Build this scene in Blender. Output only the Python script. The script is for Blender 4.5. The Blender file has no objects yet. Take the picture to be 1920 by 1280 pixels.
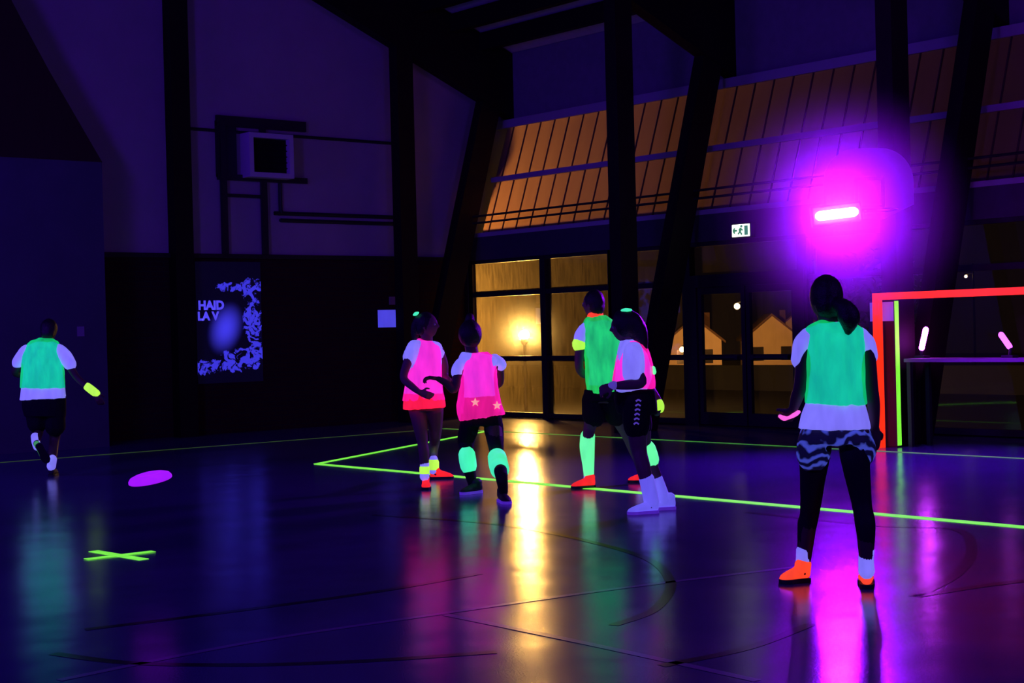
import bpy, bmesh, math, random
from mathutils import Vector, Matrix, noise
random.seed(7)
PI = math.pi
SC = bpy.context.scene
COL = SC.collection

# ------------------------------------------------------------------ camera
F_PX, YAW, PITCH, ROLL = 2881.5, -0.86690787, -0.00650214, -0.02558708
CAM = Vector((0, 0, 1.45))
FW = Vector((math.sin(YAW) * math.cos(PITCH), math.cos(YAW) * math.cos(PITCH), math.sin(PITCH)))
_r = Vector((math.cos(YAW), -math.sin(YAW), 0)); _u = _r.cross(FW)
RT = _r * math.cos(ROLL) + _u * math.sin(ROLL)
UP = -_r * math.sin(ROLL) + _u * math.cos(ROLL)
cd = bpy.data.cameras.new('camera'); cam = bpy.data.objects.new('camera', cd); COL.objects.link(cam)
cd.sensor_width = 36; cd.lens = F_PX / 1920 * 36; cd.clip_end = 400
cam.matrix_world = Matrix(((RT.x, UP.x, -FW.x, CAM.x), (RT.y, UP.y, -FW.y, CAM.y), (RT.z, UP.z, -FW.z, CAM.z), (0, 0, 0, 1)))
SC.camera = cam
SC.view_settings.view_transform = 'Standard'; SC.view_settings.look = 'None'
SC.view_settings.exposure = 0.0; SC.view_settings.gamma = 1.0; SC.view_settings.use_curve_mapping = False
SC.cycles.use_denoising = True
SC.cycles.max_bounces = 6; SC.cycles.transparent_max_bounces = 12; SC.cycles.volume_bounces = 0
SC.cycles.sample_clamp_indirect = 6.0

# ------------------------------------------------------------------ night sky and lights
W = bpy.data.worlds.new('night'); SC.world = W; W.use_nodes = True
W.node_tree.nodes['Background'].inputs[0].default_value = (0.55, 0.28, 0.30, 1)
W.node_tree.nodes['Background'].inputs[1].default_value = 0.006

def area(name, loc, aim, size, power, color, spread=PI):
    l = bpy.data.lights.new(name, 'AREA'); l.shape = 'RECTANGLE'; l.size, l.size_y = size
    l.energy = power; l.color = color; l.spread = spread
    o = bpy.data.objects.new(name, l); COL.objects.link(o); o.location = loc
    o.rotation_euler = (Vector(aim) - Vector(loc)).to_track_quat('-Z', 'Y').to_euler()
    return o
def point(name, loc, power, color, r=0.1):
    l = bpy.data.lights.new(name, 'POINT'); l.energy = power; l.color = color; l.shadow_soft_size = r
    o = bpy.data.objects.new(name, l); COL.objects.link(o); o.location = loc
    return o
# ultraviolet floods rigged around the hall, outside the picture; the last one is added
area('unseen_ultraviolet_flood', (-6, -5, 5.5), (-15, 9, 0.5), (2.0, 0.4), 420, (0.11, 0.012, 1.0))
area('unseen_ultraviolet_flood', (-17.5, 1.0, 3.2), (-18, 12, 1.0), (1.2, 0.3), 130, (0.11, 0.012, 1.0))
area('unseen_ultraviolet_flood', (2.5, 8, 5.0), (-10, 13, 2.0), (1.2, 0.3), 170, (0.16, 0.015, 1.0))

area('unseen_ultraviolet_flood', (-13.5, 4.0, 3.0), (-18, 14.5, 6.5), (1.0, 0.3), 45, (0.12, 0.012, 1.0))  # added unseen flood that brightens the ceiling strips

# ------------------------------------------------------------------ helpers
def ray(x, y): return RT * ((x - 960) / F_PX) - UP * ((y - 640) / F_PX) + FW
def at_depth(x, y, w): return CAM + ray(x, y) * w
def at_plane(x, y, ax, val):
    d = ray(x, y); return CAM + d * ((val - CAM[ax]) / d[ax])

def tag(o, label=None, cat=None, group=None, kind=None):
    if label: o['label'] = label
    if cat: o['category'] = cat
    if group: o['group'] = group
    if kind: o['kind'] = kind
    return o
def obj(name, bm, mat, parent=None, smooth=False):
    bmesh.ops.recalc_face_normals(bm, faces=bm.faces[:])
    me = bpy.data.meshes.new(name); bm.to_mesh(me); bm.free()
    return mobj(name, me, mat, parent, smooth)
def mobj(name, me, mat, parent=None, smooth=False):
    me.materials.clear(); me.materials.append(mat)
    if smooth: me.shade_smooth()
    o = bpy.data.objects.new(name, me); COL.objects.link(o)
    if parent:
        o.parent = parent
        off = parent.location.copy(); p = parent.parent
        while p: off += p.location; p = p.parent
        me.transform(Matrix.Translation(-off))
    return o
def thing(name, label, cat, loc=(0, 0, 0), group=None):
    o = bpy.data.objects.new(name, None); COL.objects.link(o); o.location = loc; o.empty_display_size = 0.2
    return tag(o, label, cat, group)
def struct(name, bm, mat, parent=None, smooth=False):
    o = obj(name, bm, mat, parent, smooth)
    if parent is None: o['kind'] = 'structure'
    return o
BM = bmesh.new
def box(bm, x0, x1, y0, y1, z0, z1):
    v = [bm.verts.new((x, y, z)) for x in (x0, x1) for y in (y0, y1) for z in (z0, z1)]
    for f in ((0, 1, 3, 2), (4, 6, 7, 5), (0, 4, 5, 1), (2, 3, 7, 6), (0, 2, 6, 4), (1, 5, 7, 3)):
        bm.faces.new([v[i] for i in f])
    return bm
def bar(bm, a, b, w, h, up=Vector((0, 0, 1))):
    """box beam from a to b; w across, h along the up side"""
    a, b = Vector(a), Vector(b); t = (b - a).normalized(); up = Vector(up)
    s = t.cross(up).normalized(); u = s.cross(t)
    v = []
    for p in (a, b):
        for i, j in ((-1, -1), (1, -1), (1, 1), (-1, 1)):
            v.append(bm.verts.new(p + s * (i * w / 2) + u * (j * h / 2)))
    for f in ((0, 1, 2, 3), (7, 6, 5, 4), (0, 4, 5, 1), (1, 5, 6, 2), (2, 6, 7, 3), (3, 7, 4, 0)):
        bm.faces.new([v[i] for i in f])
    return bm
def prism(bm, pts, d):
    """closed polygon pts extruded by the vector d"""
    d = Vector(d); a = [bm.verts.new(p) for p in pts]; b = [bm.verts.new(Vector(p) + d) for p in pts]
    bm.faces.new(a); bm.faces.new(b[::-1]); n = len(a)
    for i in range(n): bm.faces.new((a[i], a[(i + 1) % n], b[(i + 1) % n], b[i]))
    return bm
def catmull(p, k):
    out = []; n = len(p)
    for i in range(n - 1):
        p0, p1, p2, p3 = p[max(i - 1, 0)], p[i], p[i + 1], p[min(i + 2, n - 1)]
        for j in range(k):
            t = j / k
            out.append(0.5 * ((2 * p1) + (p2 - p0) * t + (2 * p0 - 5 * p1 + 4 * p2 - p3) * t * t + (3 * p1 - p0 - 3 * p2 + p3) * t ** 3))
    out.append(p[-1]); return out
def skin_rings(bm, rings):
    vs = [[bm.verts.new(p) for p in r] for r in rings]
    n = len(vs[0])
    for a, b in zip(vs, vs[1:]):
        for i in range(n): bm.faces.new((a[i], a[(i + 1) % n], b[(i + 1) % n], b[i]))
    bm.faces.new(vs[0][::-1]); bm.faces.new(vs[-1])
def tube(bm, pts, rad, n=14, k=4, side=None):
    """smooth tapering tube; a radius may be a pair (along side, across it)"""
    pts = [Vector(p) for p in pts]
    rad = [Vector((r, r, 0)) if not hasattr(r, '__len__') else Vector((r[0], r[1], 0)) for r in rad]
    if k > 1: pts = catmull(pts, k); rad = catmull(rad, k)
    rings = []; a = None
    for i, p in enumerate(pts):
        t = (pts[min(i + 1, len(pts) - 1)] - pts[max(i - 1, 0)]).normalized()
        ref = Vector(side) if side is not None else (a if a is not None else (Vector((1, 0, 0)) if abs(t.x) < 0.8 else Vector((0, 1, 0))))
        a = (ref - t * ref.dot(t)).normalized(); b = t.cross(a)
        rings.append([p + a * (math.cos(2 * PI * q / n) * rad[i].x) + b * (math.sin(2 * PI * q / n) * rad[i].y) for q in range(n)])
    # rounded ends
    def cap(i, j):
        c = pts[i]; d = (pts[i] - pts[j]).normalized(); r = min(rad[i].x, rad[i].y)
        return [[c + (v - c) * s + d * (r * e) for v in rings[i]] for s, e in ((0.8, 0.45), (0.45, 0.8))]
    rings = cap(0, 1)[::-1] + rings + cap(-1, -2)
    skin_rings(bm, rings)
def ellipsoid(bm, c, ax, seg=20, rin=12):
    """ax: three radius vectors"""
    c = Vector(c); rings = []
    for i in range(1, rin):
        th = PI * i / rin
        rings.append([c + ax[2] * math.cos(th) + (ax[0] * math.cos(2 * PI * q / seg) + ax[1] * math.sin(2 * PI * q / seg)) * math.sin(th) for q in range(seg)])
    vs = [[bm.verts.new(p) for p in r] for r in rings]
    t = bm.verts.new(c + ax[2]); b = bm.verts.new(c - ax[2])
    for i in range(seg):
        j = (i + 1) % seg
        bm.faces.new((t, vs[0][i], vs[0][j])); bm.faces.new((b, vs[-1][j], vs[-1][i]))
        for p, q in zip(vs, vs[1:]): bm.faces.new((p[i], q[i], q[j], p[j]))
def ball(bm, c, r, seg=20, rin=12):
    ellipsoid(bm, c, (Vector((r, 0, 0)), Vector((0, r, 0)), Vector((0, 0, r))), seg, rin)
def fused(bm, voxel, smooth=2, wrinkle=0.0, freq=(14, 14, 5), seed=0.0):
    """one continuous surface around everything in bm"""
    bmesh.ops.recalc_face_normals(bm, faces=bm.faces[:])
    me = bpy.data.meshes.new('tmp'); bm.to_mesh(me); bm.free()
    o = bpy.data.objects.new('tmp', me); COL.objects.link(o)
    m = o.modifiers.new('r', 'REMESH'); m.mode = 'VOXEL'; m.voxel_size = voxel
    s = o.modifiers.new('s', 'SMOOTH'); s.iterations = smooth; s.factor = 0.5
    dg = bpy.context.evaluated_depsgraph_get(); dg.update()
    out = bpy.data.meshes.new_from_object(o.evaluated_get(dg))
    bpy.data.objects.remove(o); bpy.data.meshes.remove(me)
    if wrinkle:
        nor = [v.normal.copy() for v in out.vertices]
        for v, n in zip(out.vertices, nor):
            p = Vector((v.co.x * freq[0], v.co.y * freq[1], v.co.z * freq[2])) + Vector((seed, seed * 1.7, 0))
            q = p + noise.noise_vector(p * 0.6) * 0.8
            v.co += n * (wrinkle * (noise.noise(q) + 0.5 * noise.noise(q * 2.1)))
    return out

# ------------------------------------------------------------------ materials
def nodes(name):
    m = bpy.data.materials.new(name); m.use_nodes = True
    return m, m.node_tree.nodes, m.node_tree.links
def pr(name, color, rough=0.6, spec=0.5, metal=0.0, vary=0.0, scale=8.0, bump=0.0, bscale=60.0, emit=None, estr=0.0):
    m, N, L = nodes(name); b = N['Principled BSDF']
    b.inputs['Base Color'].default_value = (*color, 1); b.inputs['Roughness'].default_value = rough
    b.inputs['Specular IOR Level'].default_value = spec; b.inputs['Metallic'].default_value = metal
    tc = N.new('ShaderNodeTexCoord')
    if vary:
        n = N.new('ShaderNodeTexNoise'); n.inputs['Scale'].default_value = scale; n.inputs['Detail'].default_value = 5
        r = N.new('ShaderNodeMix'); r.data_type = 'RGBA'
        r.inputs['A'].default_value = (*[c * (1 - vary) for c in color], 1); r.inputs['B'].default_value = (*[min(1, c * (1 + vary)) for c in color], 1)
        L.new(tc.outputs['Object'], n.inputs['Vector']); L.new(n.outputs['Fac'], r.inputs['Factor']); L.new(r.outputs['Result'], b.inputs['Base Color'])
    if bump:
        n = N.new('ShaderNodeTexNoise'); n.inputs['Scale'].default_value = bscale; n.inputs['Detail'].default_value = 3
        bp = N.new('ShaderNodeBump'); bp.inputs['Strength'].default_value = bump; bp.inputs['Distance'].default_value = 0.01
        L.new(tc.outputs['Object'], n.inputs['Vector']); L.new(n.outputs['Fac'], bp.inputs['Height']); L.new(bp.outputs['Normal'], b.inputs['Normal'])
    if emit:
        b.inputs['Emission Color'].default_value = (*emit, 1); b.inputs['Emission Strength'].default_value = estr
    return m
def lamp_mat(name, color, strength):
    m, N, L = nodes(name); N.remove(N['Principled BSDF'])
    e = N.new('ShaderNodeEmission'); e.inputs[0].default_value = (*color, 1); e.inputs[1].default_value = strength
    L.new(e.outputs[0], N['Material Output'].inputs[0]); return m
def fluo(name, emit, diff, alpha=1.0, tint=(1, 1, 1), fold_and_tone=0.12):
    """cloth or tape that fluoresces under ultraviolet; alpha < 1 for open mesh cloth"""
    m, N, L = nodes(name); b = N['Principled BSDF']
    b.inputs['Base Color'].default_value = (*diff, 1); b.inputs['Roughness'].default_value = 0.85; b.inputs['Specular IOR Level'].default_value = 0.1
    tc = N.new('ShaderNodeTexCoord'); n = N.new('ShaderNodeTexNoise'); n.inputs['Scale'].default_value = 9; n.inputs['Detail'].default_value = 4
    mp = N.new('ShaderNodeMapping'); mp.inputs['Scale'].default_value = (1.6, 1.6, 0.5); L.new(tc.outputs['Object'], mp.inputs['Vector'])  # noise stretched along the height: fold shading put into the cloth glow
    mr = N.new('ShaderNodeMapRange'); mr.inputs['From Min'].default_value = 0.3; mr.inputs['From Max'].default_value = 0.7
    mr.inputs['To Min'].default_value = 1 - fold_and_tone; mr.inputs['To Max'].default_value = 1 + fold_and_tone
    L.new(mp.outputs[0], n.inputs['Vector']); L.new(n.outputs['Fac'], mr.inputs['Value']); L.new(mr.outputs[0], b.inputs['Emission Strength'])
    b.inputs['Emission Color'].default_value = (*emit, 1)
    if alpha < 1:
        t = N.new('ShaderNodeBsdfTransparent'); t.inputs[0].default_value = (*tint, 1)
        x = N.new('ShaderNodeMixShader'); x.inputs[0].default_value = alpha
        L.new(t.outputs[0], x.inputs[1]); L.new(b.outputs[0], x.inputs[2]); L.new(x.outputs[0], N['Material Output'].inputs[0])
    return m

def floor_material():
    m, N, L = nodes('sports_floor'); b = N['Principled BSDF']
    tc = N.new('ShaderNodeTexCoord')
    n = N.new('ShaderNodeTexNoise'); n.inputs['Scale'].default_value = 1.3; n.inputs['Detail'].default_value = 6
    r = N.new('ShaderNodeMix'); r.data_type = 'RGBA'
    r.inputs['A'].default_value = (0.036, 0.032, 0.12, 1); r.inputs['B'].default_value = (0.062, 0.05, 0.19, 1)
    L.new(tc.outputs['Object'], n.inputs['Vector']); L.new(n.outputs['Fac'], r.inputs['Factor']); L.new(r.outputs['Result'], b.inputs['Base Color'])
    b.inputs['Specular IOR Level'].default_value = 0.4
    n2 = N.new('ShaderNodeTexNoise'); n2.inputs['Scale'].default_value = 2.2; n2.inputs['Detail'].default_value = 4
    mr = N.new('ShaderNodeMapRange'); mr.inputs['To Min'].default_value = 0.14; mr.inputs['To Max'].default_value = 0.22
    L.new(tc.outputs['Object'], n2.inputs['Vector']); L.new(n2.outputs['Fac'], mr.inputs['Value']); L.new(mr.outputs[0], b.inputs['Roughness'])
    w = N.new('ShaderNodeTexNoise'); w.inputs['Scale'].default_value = 1.1; w.inputs['Detail'].default_value = 2
    g = N.new('ShaderNodeTexNoise'); g.inputs['Scale'].default_value = 90; g.inputs['Detail'].default_value = 2
    b1 = N.new('ShaderNodeBump'); b1.inputs['Strength'].default_value = 0.35; b1.inputs['Distance'].default_value = 0.03
    b2 = N.new('ShaderNodeBump'); b2.inputs['Strength'].default_value = 0.25; b2.inputs['Distance'].default_value = 0.002
    L.new(tc.outputs['Object'], w.inputs['Vector']); L.new(tc.outputs['Object'], g.inputs['Vector'])
    L.new(w.outputs['Fac'], b1.inputs['Height']); L.new(g.outputs['Fac'], b2.inputs['Height'])
    L.new(b1.outputs['Normal'], b2.inputs['Normal']); L.new(b2.outputs['Normal'], b.inputs['Normal'])
    return m
def brick_material():
    m, N, L = nodes('dark_brick'); b = N['Principled BSDF']
    tc = N.new('ShaderNodeTexCoord'); mp = N.new('ShaderNodeMapping'); mp.inputs['Rotation'].default_value = (0, -PI / 2, -PI / 2)
    br = N.new('ShaderNodeTexBrick'); br.inputs['Scale'].default_value = 1.0
    br.inputs['Color1'].default_value = (0.045, 0.016, 0.012, 1); br.inputs['Color2'].default_value = (0.035, 0.012, 0.01, 1); br.inputs['Mortar'].default_value = (0.025, 0.018, 0.018, 1)
    br.inputs['Brick Width'].default_value = 0.22; br.inputs['Row Height'].default_value = 0.075; br.inputs['Mortar Size'].default_value = 0.008
    L.new(tc.outputs['Object'], mp.inputs['Vector']); L.new(mp.outputs[0], br.inputs['Vector']); L.new(br.outputs['Color'], b.inputs['Base Color'])
    bp = N.new('ShaderNodeBump'); bp.inputs['Strength'].default_value = 0.4; bp.inputs['Distance'].default_value = 0.01; bp.invert = True
    L.new(br.outputs['Fac'], bp.inputs['Height']); L.new(bp.outputs['Normal'], b.inputs['Normal'])
    b.inputs['Roughness'].default_value = 0.9; b.inputs['Specular IOR Level'].default_value = 0.15
    return m
def wood_material(name, c1, c2):
    m, N, L = nodes(name); b = N['Principled BSDF']
    tc = N.new('ShaderNodeTexCoord'); mp = N.new('ShaderNodeMapping'); mp.inputs['Scale'].default_value = (8, 8, 0.7)
    n = N.new('ShaderNodeTexNoise'); n.inputs['Scale'].default_value = 3; n.inputs['Detail'].default_value = 6
    r = N.new('ShaderNodeMix'); r.data_type = 'RGBA'; r.inputs['A'].default_value = (*c1, 1); r.inputs['B'].default_value = (*c2, 1)
    L.new(tc.outputs['Object'], mp.inputs['Vector']); L.new(mp.outputs[0], n.inputs['Vector']); L.new(n.outputs['Fac'], r.inputs['Factor']); L.new(r.outputs['Result'], b.inputs['Base Color'])
    b.inputs['Roughness'].default_value = 0.7; b.inputs['Specular IOR Level'].default_value = 0.2
    return m
def glass_material(name, dirt, col):
    """old pane: clear glass under a film of dirt that catches the light from behind"""
    m, N, L = nodes(name); N.remove(N['Principled BSDF'])
    tc = N.new('ShaderNodeTexCoord'); mp = N.new('ShaderNodeMapping'); mp.inputs['Scale'].default_value = (6, 6, 0.8)
    n = N.new('ShaderNodeTexNoise'); n.inputs['Scale'].default_value = 4; n.inputs['Detail'].default_value = 7; n.inputs['Roughness'].default_value = 0.65
    mr = N.new('ShaderNodeMapRange'); mr.inputs['From Min'].default_value = 0.25; mr.inputs['From Max'].default_value = 0.75
    mr.inputs['To Min'].default_value = dirt * 0.35; mr.inputs['To Max'].default_value = min(1, dirt * 1.65)
    t = N.new('ShaderNodeBsdfTransparent'); t.inputs[0].default_value = (0.92, 0.93, 0.9, 1)
    tl = N.new('ShaderNodeBsdfTranslucent'); tl.inputs[0].default_value = (*col, 1)
    gl = N.new('ShaderNodeBsdfGlossy'); gl.inputs[0].default_value = (1, 1, 1, 1); gl.inputs[1].default_value = 0.03
    x = N.new('ShaderNodeMixShader'); y = N.new('ShaderNodeMixShader'); y.inputs[0].default_value = 0.05
    L.new(tc.outputs['Object'], mp.inputs['Vector']); L.new(mp.outputs[0], n.inputs['Vector']); L.new(n.outputs['Fac'], mr.inputs['Value'])
    L.new(mr.outputs[0], x.inputs[0]); L.new(t.outputs[0], x.inputs[1]); L.new(tl.outputs[0], x.inputs[2])
    L.new(x.outputs[0], y.inputs[1]); L.new(gl.outputs[0], y.inputs[2]); L.new(y.outputs[0], N['Material Output'].inputs[0])
    return m
def panel_material():
    """ribbed translucent plastic sheet"""
    m, N, L = nodes('translucent_sheet'); N.remove(N['Principled BSDF'])
    tl = N.new('ShaderNodeBsdfTranslucent'); tl.inputs[0].default_value = (0.85, 0.62, 0.42, 1)
    df = N.new('ShaderNodeBsdfDiffuse'); df.inputs[0].default_value = (0.22, 0.21, 0.20, 1)
    tc = N.new('ShaderNodeTexCoord'); mp = N.new('ShaderNodeMapping'); mp.inputs['Scale'].default_value = (3, 1, 0.8)
    n = N.new('ShaderNodeTexNoise'); n.inputs['Scale'].default_value = 2; n.inputs['Detail'].default_value = 3
    mr = N.new('ShaderNodeMix'); mr.data_type = 'RGBA'; mr.inputs['A'].default_value = (0.58, 0.41, 0.33, 1); mr.inputs['B'].default_value = (0.70, 0.52, 0.42, 1)
    L.new(tc.outputs['Object'], mp.inputs['Vector']); L.new(mp.outputs[0], n.inputs['Vector']); L.new(n.outputs['Fac'], mr.inputs['Factor']); L.new(mr.outputs['Result'], tl.inputs[0])
    x = N.new('ShaderNodeMixShader'); x.inputs[0].default_value = 0.3
    L.new(tl.outputs[0], x.inputs[1]); L.new(df.outputs[0], x.inputs[2]); L.new(x.outputs[0], N['Material Output'].inputs[0])
    return m
def poster_material():
    """dark print with a pale glowing beam and torn pale patches of fluorescing ink"""
    m, N, L = nodes('poster_print'); b = N['Principled BSDF']
    b.inputs['Base Color'].default_value = (0.02, 0.02, 0.05, 1); b.inputs['Roughness'].default_value = 0.4
    tc = N.new('ShaderNodeTexCoord'); sp = N.new('ShaderNodeSeparateXYZ'); L.new(tc.outputs['Generated'], sp.inputs[0])
    def M(op, a, c=None, d=None):
        n = N.new('ShaderNodeMath'); n.operation = op
        for i, v in enumerate((a, c, d)):
            if v is None: continue
            if isinstance(v, (int, float)): n.inputs[i].default_value = v
            else: L.new(v, n.inputs[i])
        return n.outputs[0]
    u, v = sp.outputs['Y'], sp.outputs['Z']
    def blob(cu, cv, ru, rv, k=1.0):
        d = M('ADD', M('POWER', M('DIVIDE', M('SUBTRACT', u, cu), ru), 2), M('POWER', M('DIVIDE', M('SUBTRACT', v, cv), rv), 2))
        return M('MULTIPLY', M('MAXIMUM', M('SUBTRACT', 1.0, d), 0.0), k)
    # soft beam across the middle
    d = M('ADD', M('POWER', M('DIVIDE', M('SUBTRACT', M('ADD', u, M('MULTIPLY', v, -0.35)), 0.28), 0.30), 2), M('POWER', M('DIVIDE', M('SUBTRACT', v, 0.45), 0.24), 2))
    beam = M('MULTIPLY', M('POWER', M('MAXIMUM', M('SUBTRACT', 1.0, d), 0.0), 2.2), 0.85)
    nz = N.new('ShaderNodeTexNoise'); nz.inputs['Scale'].default_value = 7.0; nz.inputs['Detail'].default_value = 8; nz.inputs['Roughness'].default_value = 0.65; nz.inputs['Distortion'].default_value = 1.2
    vm = N.new('ShaderNodeMapping'); vm.inputs['Scale'].default_value = (1.0, 1.1, 2.0); L.new(tc.outputs['Generated'], vm.inputs['Vector'])
    L.new(vm.outputs[0], nz.inputs['Vector'])
    zone = M('ADD', M('ADD', blob(0.86, 0.77, 0.24, 0.14, 1.4), blob(0.48, 0.79, 0.26, 0.06, 1.1)), M('ADD', blob(0.86, 0.50, 0.22, 0.26, 1.2), M('ADD', blob(0.62, 0.18, 0.46, 0.13, 1.3), M('ADD', blob(0.14, 0.13, 0.30, 0.09, 1.2), blob(0.92, 0.22, 0.20, 0.13, 1.2)))))
    tear = N.new('ShaderNodeMapRange'); tear.inputs['From Min'].default_value = 0.40; tear.inputs['From Max'].default_value = 0.52
    L.new(M('MULTIPLY', M('MINIMUM', zone, 1.0), M('ADD', M('MULTIPLY', nz.outputs['Fac'], 3.4), -1.15)), tear.inputs['Value'])
    tot = M('MINIMUM', M('ADD', beam, M('MULTIPLY', tear.outputs[0], 0.75)), 1.0)
    L.new(M('ADD', M('MULTIPLY', tot, 0.95), 0.004), b.inputs['Emission Strength']); b.inputs['Emission Color'].default_value = (0.06, 0.05, 1.0, 1)
    return m
def tie_dye_material():
    m, N, L = nodes('tie_dye_cloth'); b = N['Principled BSDF']
    tc = N.new('ShaderNodeTexCoord'); w = N.new('ShaderNodeTexWave'); w.wave_type = 'RINGS'
    w.inputs['Scale'].default_value = 4.0; w.inputs['Distortion'].default_value = 16; w.inputs['Detail'].default_value = 3; w.inputs['Detail Scale'].default_value = 1.1
    cr = N.new('ShaderNodeValToRGB'); cr.color_ramp.elements[0].position = 0.35; cr.color_ramp.elements[0].color = (0.002, 0.002, 0.02, 1)
    cr.color_ramp.elements[1].position = 0.9; cr.color_ramp.elements[1].color = (0.05, 0.07, 0.45, 1)
    L.new(tc.outputs['Object'], w.inputs['Vector']); L.new(w.outputs['Fac'], cr.inputs['Fac'])
    L.new(cr.outputs['Color'], b.inputs['Emission Color']); b.inputs['Emission Strength'].default_value = 0.75
    L.new(cr.outputs['Color'], b.inputs['Base Color']); b.inputs['Roughness'].default_value = 0.7
    return m

M = {}
M['floor'] = floor_material(); M['brick'] = brick_material()
M['paint'] = pr('pale_wall_paint', (0.42, 0.40, 0.42), 0.9, 0.1, vary=0.12, scale=2.0, bump=0.1)
M['annex'] = pr('dark_blue_wall_paint', (0.085, 0.09, 0.12), 0.9, 0.1, vary=0.2, scale=2.0)
M['wood'] = wood_material('dark_glulam', (0.007, 0.005, 0.004), (0.012, 0.008, 0.006))
M['panelwood'] = wood_material('brown_boarding', (0.03, 0.014, 0.01), (0.05, 0.022, 0.014))
M['roof'] = pr('roof_decking', (0.62, 0.60, 0.66), 0.85, 0.15, vary=0.15)
M['fascia'] = pr('grey_fascia', (0.22, 0.21, 0.25), 0.8, 0.2, vary=0.15)
M['rail'] = pr('grey_painted_rail', (0.42, 0.42, 0.46), 0.5, 0.4)
M['frame'] = pr('black_window_frame', (0.02, 0.018, 0.02), 0.5, 0.3)
M['lintel'] = pr('dark_grey_lintel', (0.06, 0.06, 0.075), 0.6, 0.3, vary=0.2)
M['steel'] = pr('dark_steel', (0.02, 0.02, 0.025), 0.5, 0.4)
M['black'] = pr('matt_black', (0.006, 0.006, 0.008), 0.8, 0.15)
M['sheet'] = panel_material()
M['rib'] = pr('brown_plastic_rib', (0.10, 0.05, 0.03), 0.8)
M['dirtyglass'] = glass_material('dirty_glass', 0.062, (0.95, 0.75, 0.42))
M['dimglass'] = glass_material('dusty_glass', 0.03, (0.95, 0.75, 0.42))
M['glass'] = glass_material('clear_glass', 0.025, (0.9, 0.8, 0.6))
M['whitebox'] = pr('white_box_paint', (0.6, 0.6, 0.65), 0.6, 0.3)
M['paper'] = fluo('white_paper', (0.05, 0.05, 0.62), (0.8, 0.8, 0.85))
M['sticker'] = fluo('printed_label_paper', (0.04, 0.035, 0.34), (0.6, 0.6, 0.8), fold_and_tone=0.5)
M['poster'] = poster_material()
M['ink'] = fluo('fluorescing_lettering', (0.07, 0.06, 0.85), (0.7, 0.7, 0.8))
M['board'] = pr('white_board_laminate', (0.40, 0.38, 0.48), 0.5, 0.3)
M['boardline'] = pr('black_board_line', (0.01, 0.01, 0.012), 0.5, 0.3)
M['tape'] = fluo('yellow_green_tape', (0.18, 0.86, 0.05), (0.4, 0.7, 0.1), fold_and_tone=0.2)
M['fartape'] = fluo('worn_green_tape', (0.035, 0.20, 0.022), (0.2, 0.4, 0.08), fold_and_tone=0.35)
M['dimtape'] = fluo('dull_green_tape', (0.02, 0.045, 0.008), (0.15, 0.25, 0.05), fold_and_tone=0.35)
M['goalred'] = fluo('red_orange_goal_tape', (1.0, 0.030, 0.006), (0.6, 0.06, 0.01), fold_and_tone=0.1)
M['posttape'] = fluo('lime_post_tape', (0.20, 0.95, 0.03), (0.5, 0.8, 0.1), fold_and_tone=0.15)
M['pad'] = pr('dark_vinyl_pad', (0.012, 0.012, 0.03), 0.28, 0.5)
M['disc'] = fluo('purple_disc_plastic', (0.36, 0.008, 0.85), (0.5, 0.1, 0.8), fold_and_tone=0.08)
M['lamp'] = lamp_mat('ultraviolet_tube', (0.27, 0.004, 1.0), 2800.0)
M['smalllamp'] = lamp_mat('small_ultraviolet_tube', (0.62, 0.04, 1.0), 45.0)
M['dimlamp'] = lamp_mat('dim_ultraviolet_tube', (0.62, 0.06, 1.0), 5.0)
M['sodium'] = lamp_mat('sodium_globe', (1.0, 0.50, 0.11), 3200.0)
M['streetlight'] = lamp_mat('street_lamp_glow', (1.0, 0.60, 0.26), 12.0)
M['exit'] = lamp_mat('exit_sign_panel', (0.95, 1.0, 0.80), 3.0)
M['exitgreen'] = pr('exit_sign_green', (0.02, 0.12, 0.06), 0.5, emit=(0.05, 0.22, 0.12), estr=1.0)
M['ground'] = pr('night_ground', (0.025, 0.024, 0.02), 0.9, vary=0.4, scale=1.5)
M['terrace'] = pr('terrace_paving', (0.022, 0.021, 0.02), 0.75, 0.2, vary=0.2)
M['housewall'] = pr('house_render', (0.62, 0.50, 0.34), 0.9, 0.1, vary=0.15, scale=1.0)
M['houseroof'] = pr('house_roof_tiles', (0.12, 0.07, 0.05), 0.85, vary=0.3, scale=4)
M['darkpane'] = pr('dark_house_window', (0.02, 0.02, 0.025), 0.2)
M['leaf'] = pr('night_leaves', (0.05, 0.08, 0.03), 0.8, vary=0.4)
M['bark'] = pr('bark', (0.05, 0.035, 0.025), 0.9)
M['faint'] = pr('faint_pale_court_line', (0.2, 0.18, 0.26), 0.2)
M['darkline'] = pr('faded_dark_court_line', (0.004, 0.003, 0.006), 0.2, 0.25)
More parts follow.
